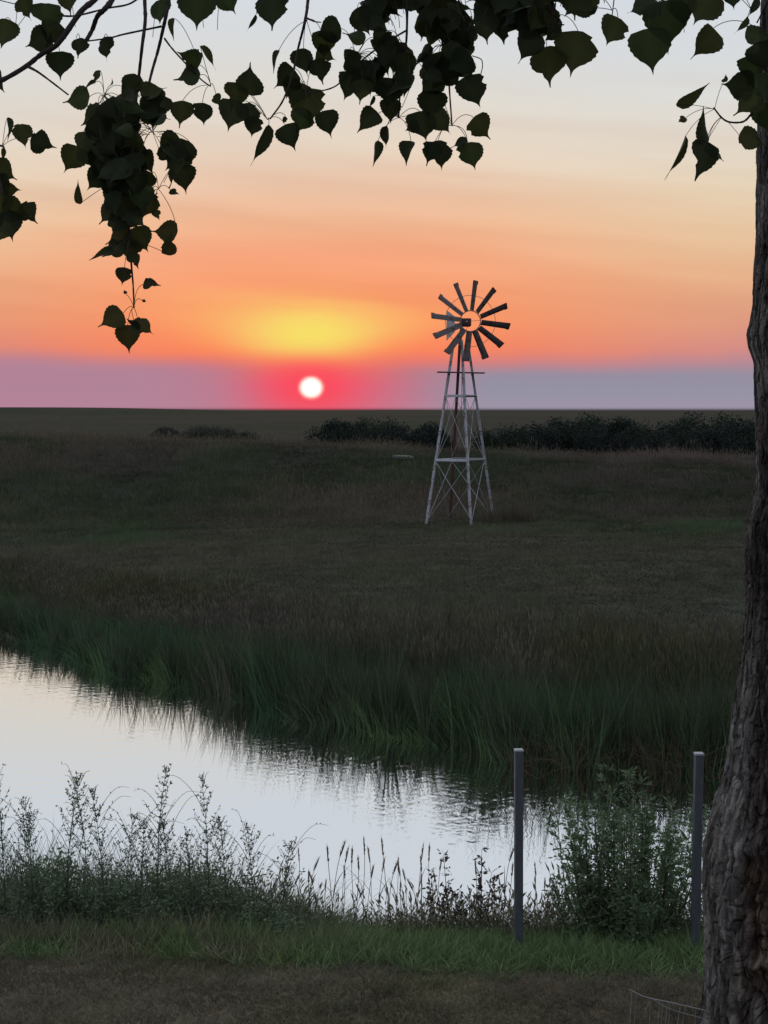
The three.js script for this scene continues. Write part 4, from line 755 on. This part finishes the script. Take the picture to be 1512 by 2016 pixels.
// ---------------------------------------------------------------- bushes beyond the mound
{
  const kinds = [1, 2, 3].map((k) => {
    const R = rng(900 + k), fo = new Mb(), st = new Mb(), lobes = [];
    for (let i = 0; i < 16; i++) { const a = R() * 6.28, r = Math.sqrt(R()) * 0.75; lobes.push([V(Math.cos(a) * r, 0.3 + 0.55 * R() * (1 - 0.5 * r), Math.sin(a) * r), 0.2 + 0.2 * R()]); }
    for (let i = 0; i < 9000; i++) { const [c, r] = lobes[Math.floor(R() * lobes.length)], d = dirRand(R), p = c.clone().addScaledVector(d, r * (0.3 + 0.72 * R())); if (p.y < 0.02) continue; const t = 0.6 + 0.8 * R(); fo.leaf(p, dirRand(R).add(d).normalize(), 0.055, 0.036, [t, t, t], dirRand(R)); }
    for (let i = 0; i < 5; i++) { const [c] = lobes[i]; st.tube([V(c.x * 0.2, -0.1, c.z * 0.2), c.clone().multiplyScalar(0.6), c], [0.03, 0.02, 0.01], 5, [0.06, 0.05, 0.04], false); }
    return [fo.geometry(), st.geometry()];
  });
  const mats = [[0.018, 0.03, 0.02], [0.024, 0.038, 0.022], [0.022, 0.027, 0.023], [0.05, 0.055, 0.04]].map((c) => { const m = foliageMat(0.9, 0.15); m.color.setRGB(...c); return m; });
  // px of the middle, py of the top, depth, half width in px
  const list = [[322, 840, 300, 44], [398, 838, 310, 56], [462, 841, 280, 52], [660, 826, 205, 50], [735, 823, 210, 48], [800, 834, 190, 40], [852, 832, 195, 40], [985, 838, 185, 42], [1040, 832, 200, 46], [1092, 825, 210, 40], [1140, 817, 205, 56], [1190, 838, 190, 40], [1222, 822, 205, 50], [1285, 830, 200, 44], [1308, 846, 175, 46], [1345, 850, 160, 40], [1392, 814, 190, 58], [1440, 822, 180, 56], [1480, 834, 170, 50], [1530, 826, 180, 60]];
  const R = rng(77); let nth = 0;
  list.forEach(([px, py, d, hw], i) => {
    const top = at(px, py, d), y = height(top.x, -d), h = Math.max(1.2, (top.y - y)) / 0.98, w = hw * d / FOCAL;
    const lone = i < 3;
    const t = thing('bush', lone ? `small dark bush on the plain beyond the mound, ${ORD[i]} from the left edge` : `dark green bush in the row beyond the mound, ${ORD[nth++]} from the sun towards the trunk`, 'bush', [top.x, y - 0.1, top.z], 'bushes beyond the mound');
    const k = kinds[i % 3]; const f = new THREE.Mesh(k[0], lone ? mats[3] : mats[i % 3]); f.name = 'foliage'; f.userData.kind = 'stuff'; t.add(f);
    const s = new THREE.Mesh(k[1], twigMat); s.name = 'stem'; t.add(s);
    t.scale.set(w * (lone ? 1 : 1.5), h, w * (lone ? 1 : 1.5)); t.rotation.y = R() * 6.28; shade(t);
  });
}

// ---------------------------------------------------------------- small things
{ // pale slab lying on the mound
  const p = at(794, 876, 57.5), y = height(p.x, p.z), g = new RoundedBoxGeometry(0.66, 0.12, 0.5, 3, 0.03), ps = g.attributes.position;
  for (let i = 0; i < ps.count; i++) { const n = fbm(ps.getX(i) * 6 + 3, ps.getZ(i) * 6 + ps.getY(i) * 5, 3, 120) - 0.5; ps.setXYZ(i, ps.getX(i) * (1 + n * 0.2), ps.getY(i) + n * 0.05, ps.getZ(i) * (1 + n * 0.2)); }
  g.computeVertexNormals();
  const m = new THREE.Mesh(g, new THREE.MeshStandardMaterial({ color: new THREE.Color().setRGB(0.15, 0.14, 0.125), roughness: 0.95, bumpMap: barkBump, bumpScale: 0.01 })); m.name = 'stone_slab'; m.position.set(p.x, y + 0.1, p.z); m.rotation.set(0.05, 0.3, -0.04); scene.add(shade(m));
  tag(m, 'pale flat stone slab lying on the mound left of the windmill', 'stone');
}
{ // low wire fence at the foot of the trunk
  const d = 9.35, A = at(1238, 1947, d), B = at(1392, 1990, d - 0.15), y0 = height(A.x, A.z);
  const f = thing('wire_fence', 'low sagging wire garden fence beside the foot of the cottonwood', 'wire fence', [A.x, y0, A.z]);
  const mat = new THREE.MeshStandardMaterial({ color: new THREE.Color().setRGB(0.3, 0.29, 0.27), roughness: 0.5, metalness: 0.4 }), loc = (p) => V(p.x - A.x, p.y - y0, p.z - A.z), R = rng(5);
  const wire = (pts, r) => new Mb().tube(curve(pts, 12), r, 5, [1, 1, 1]).build('wire', mat, f);
  const a = loc(A), b = loc(B), m = a.clone().lerp(b, 0.5).add(V(0, -0.012, 0));
  wire([a, a.clone().lerp(b, 0.2).add(V(0, -0.02, 0)), m, b], 0.0038); wire([a.clone().lerp(b, 0.3).add(V(0, -0.012, 0.02)), m.clone().add(V(0, -0.03, 0.02)), b.clone().add(V(0, -0.045, 0.02))], 0.0022);
  for (const t of [0.04, 0.1, 0.28, 0.4, 0.44, 0.5, 0.53, 0.66, 0.72, 0.86, 0.97]) { const p = a.clone().lerp(b, t).add(V(0, -0.016, 0)), q = V(p.x - 0.05 + 0.04 * R(), -0.03, p.z + 0.06 * (R() - 0.3)); wire([p, p.clone().lerp(q, 0.5).add(V(0.01 * (R() - 0.5), 0, 0)), q], 0.0022); }
  wire([V(a.x - 0.03, 0.06, a.z), V(m.x, 0.07, m.z), V(b.x, 0.05, b.z)], 0.002);
  shade(f);
}
renderer.render(scene, camera);
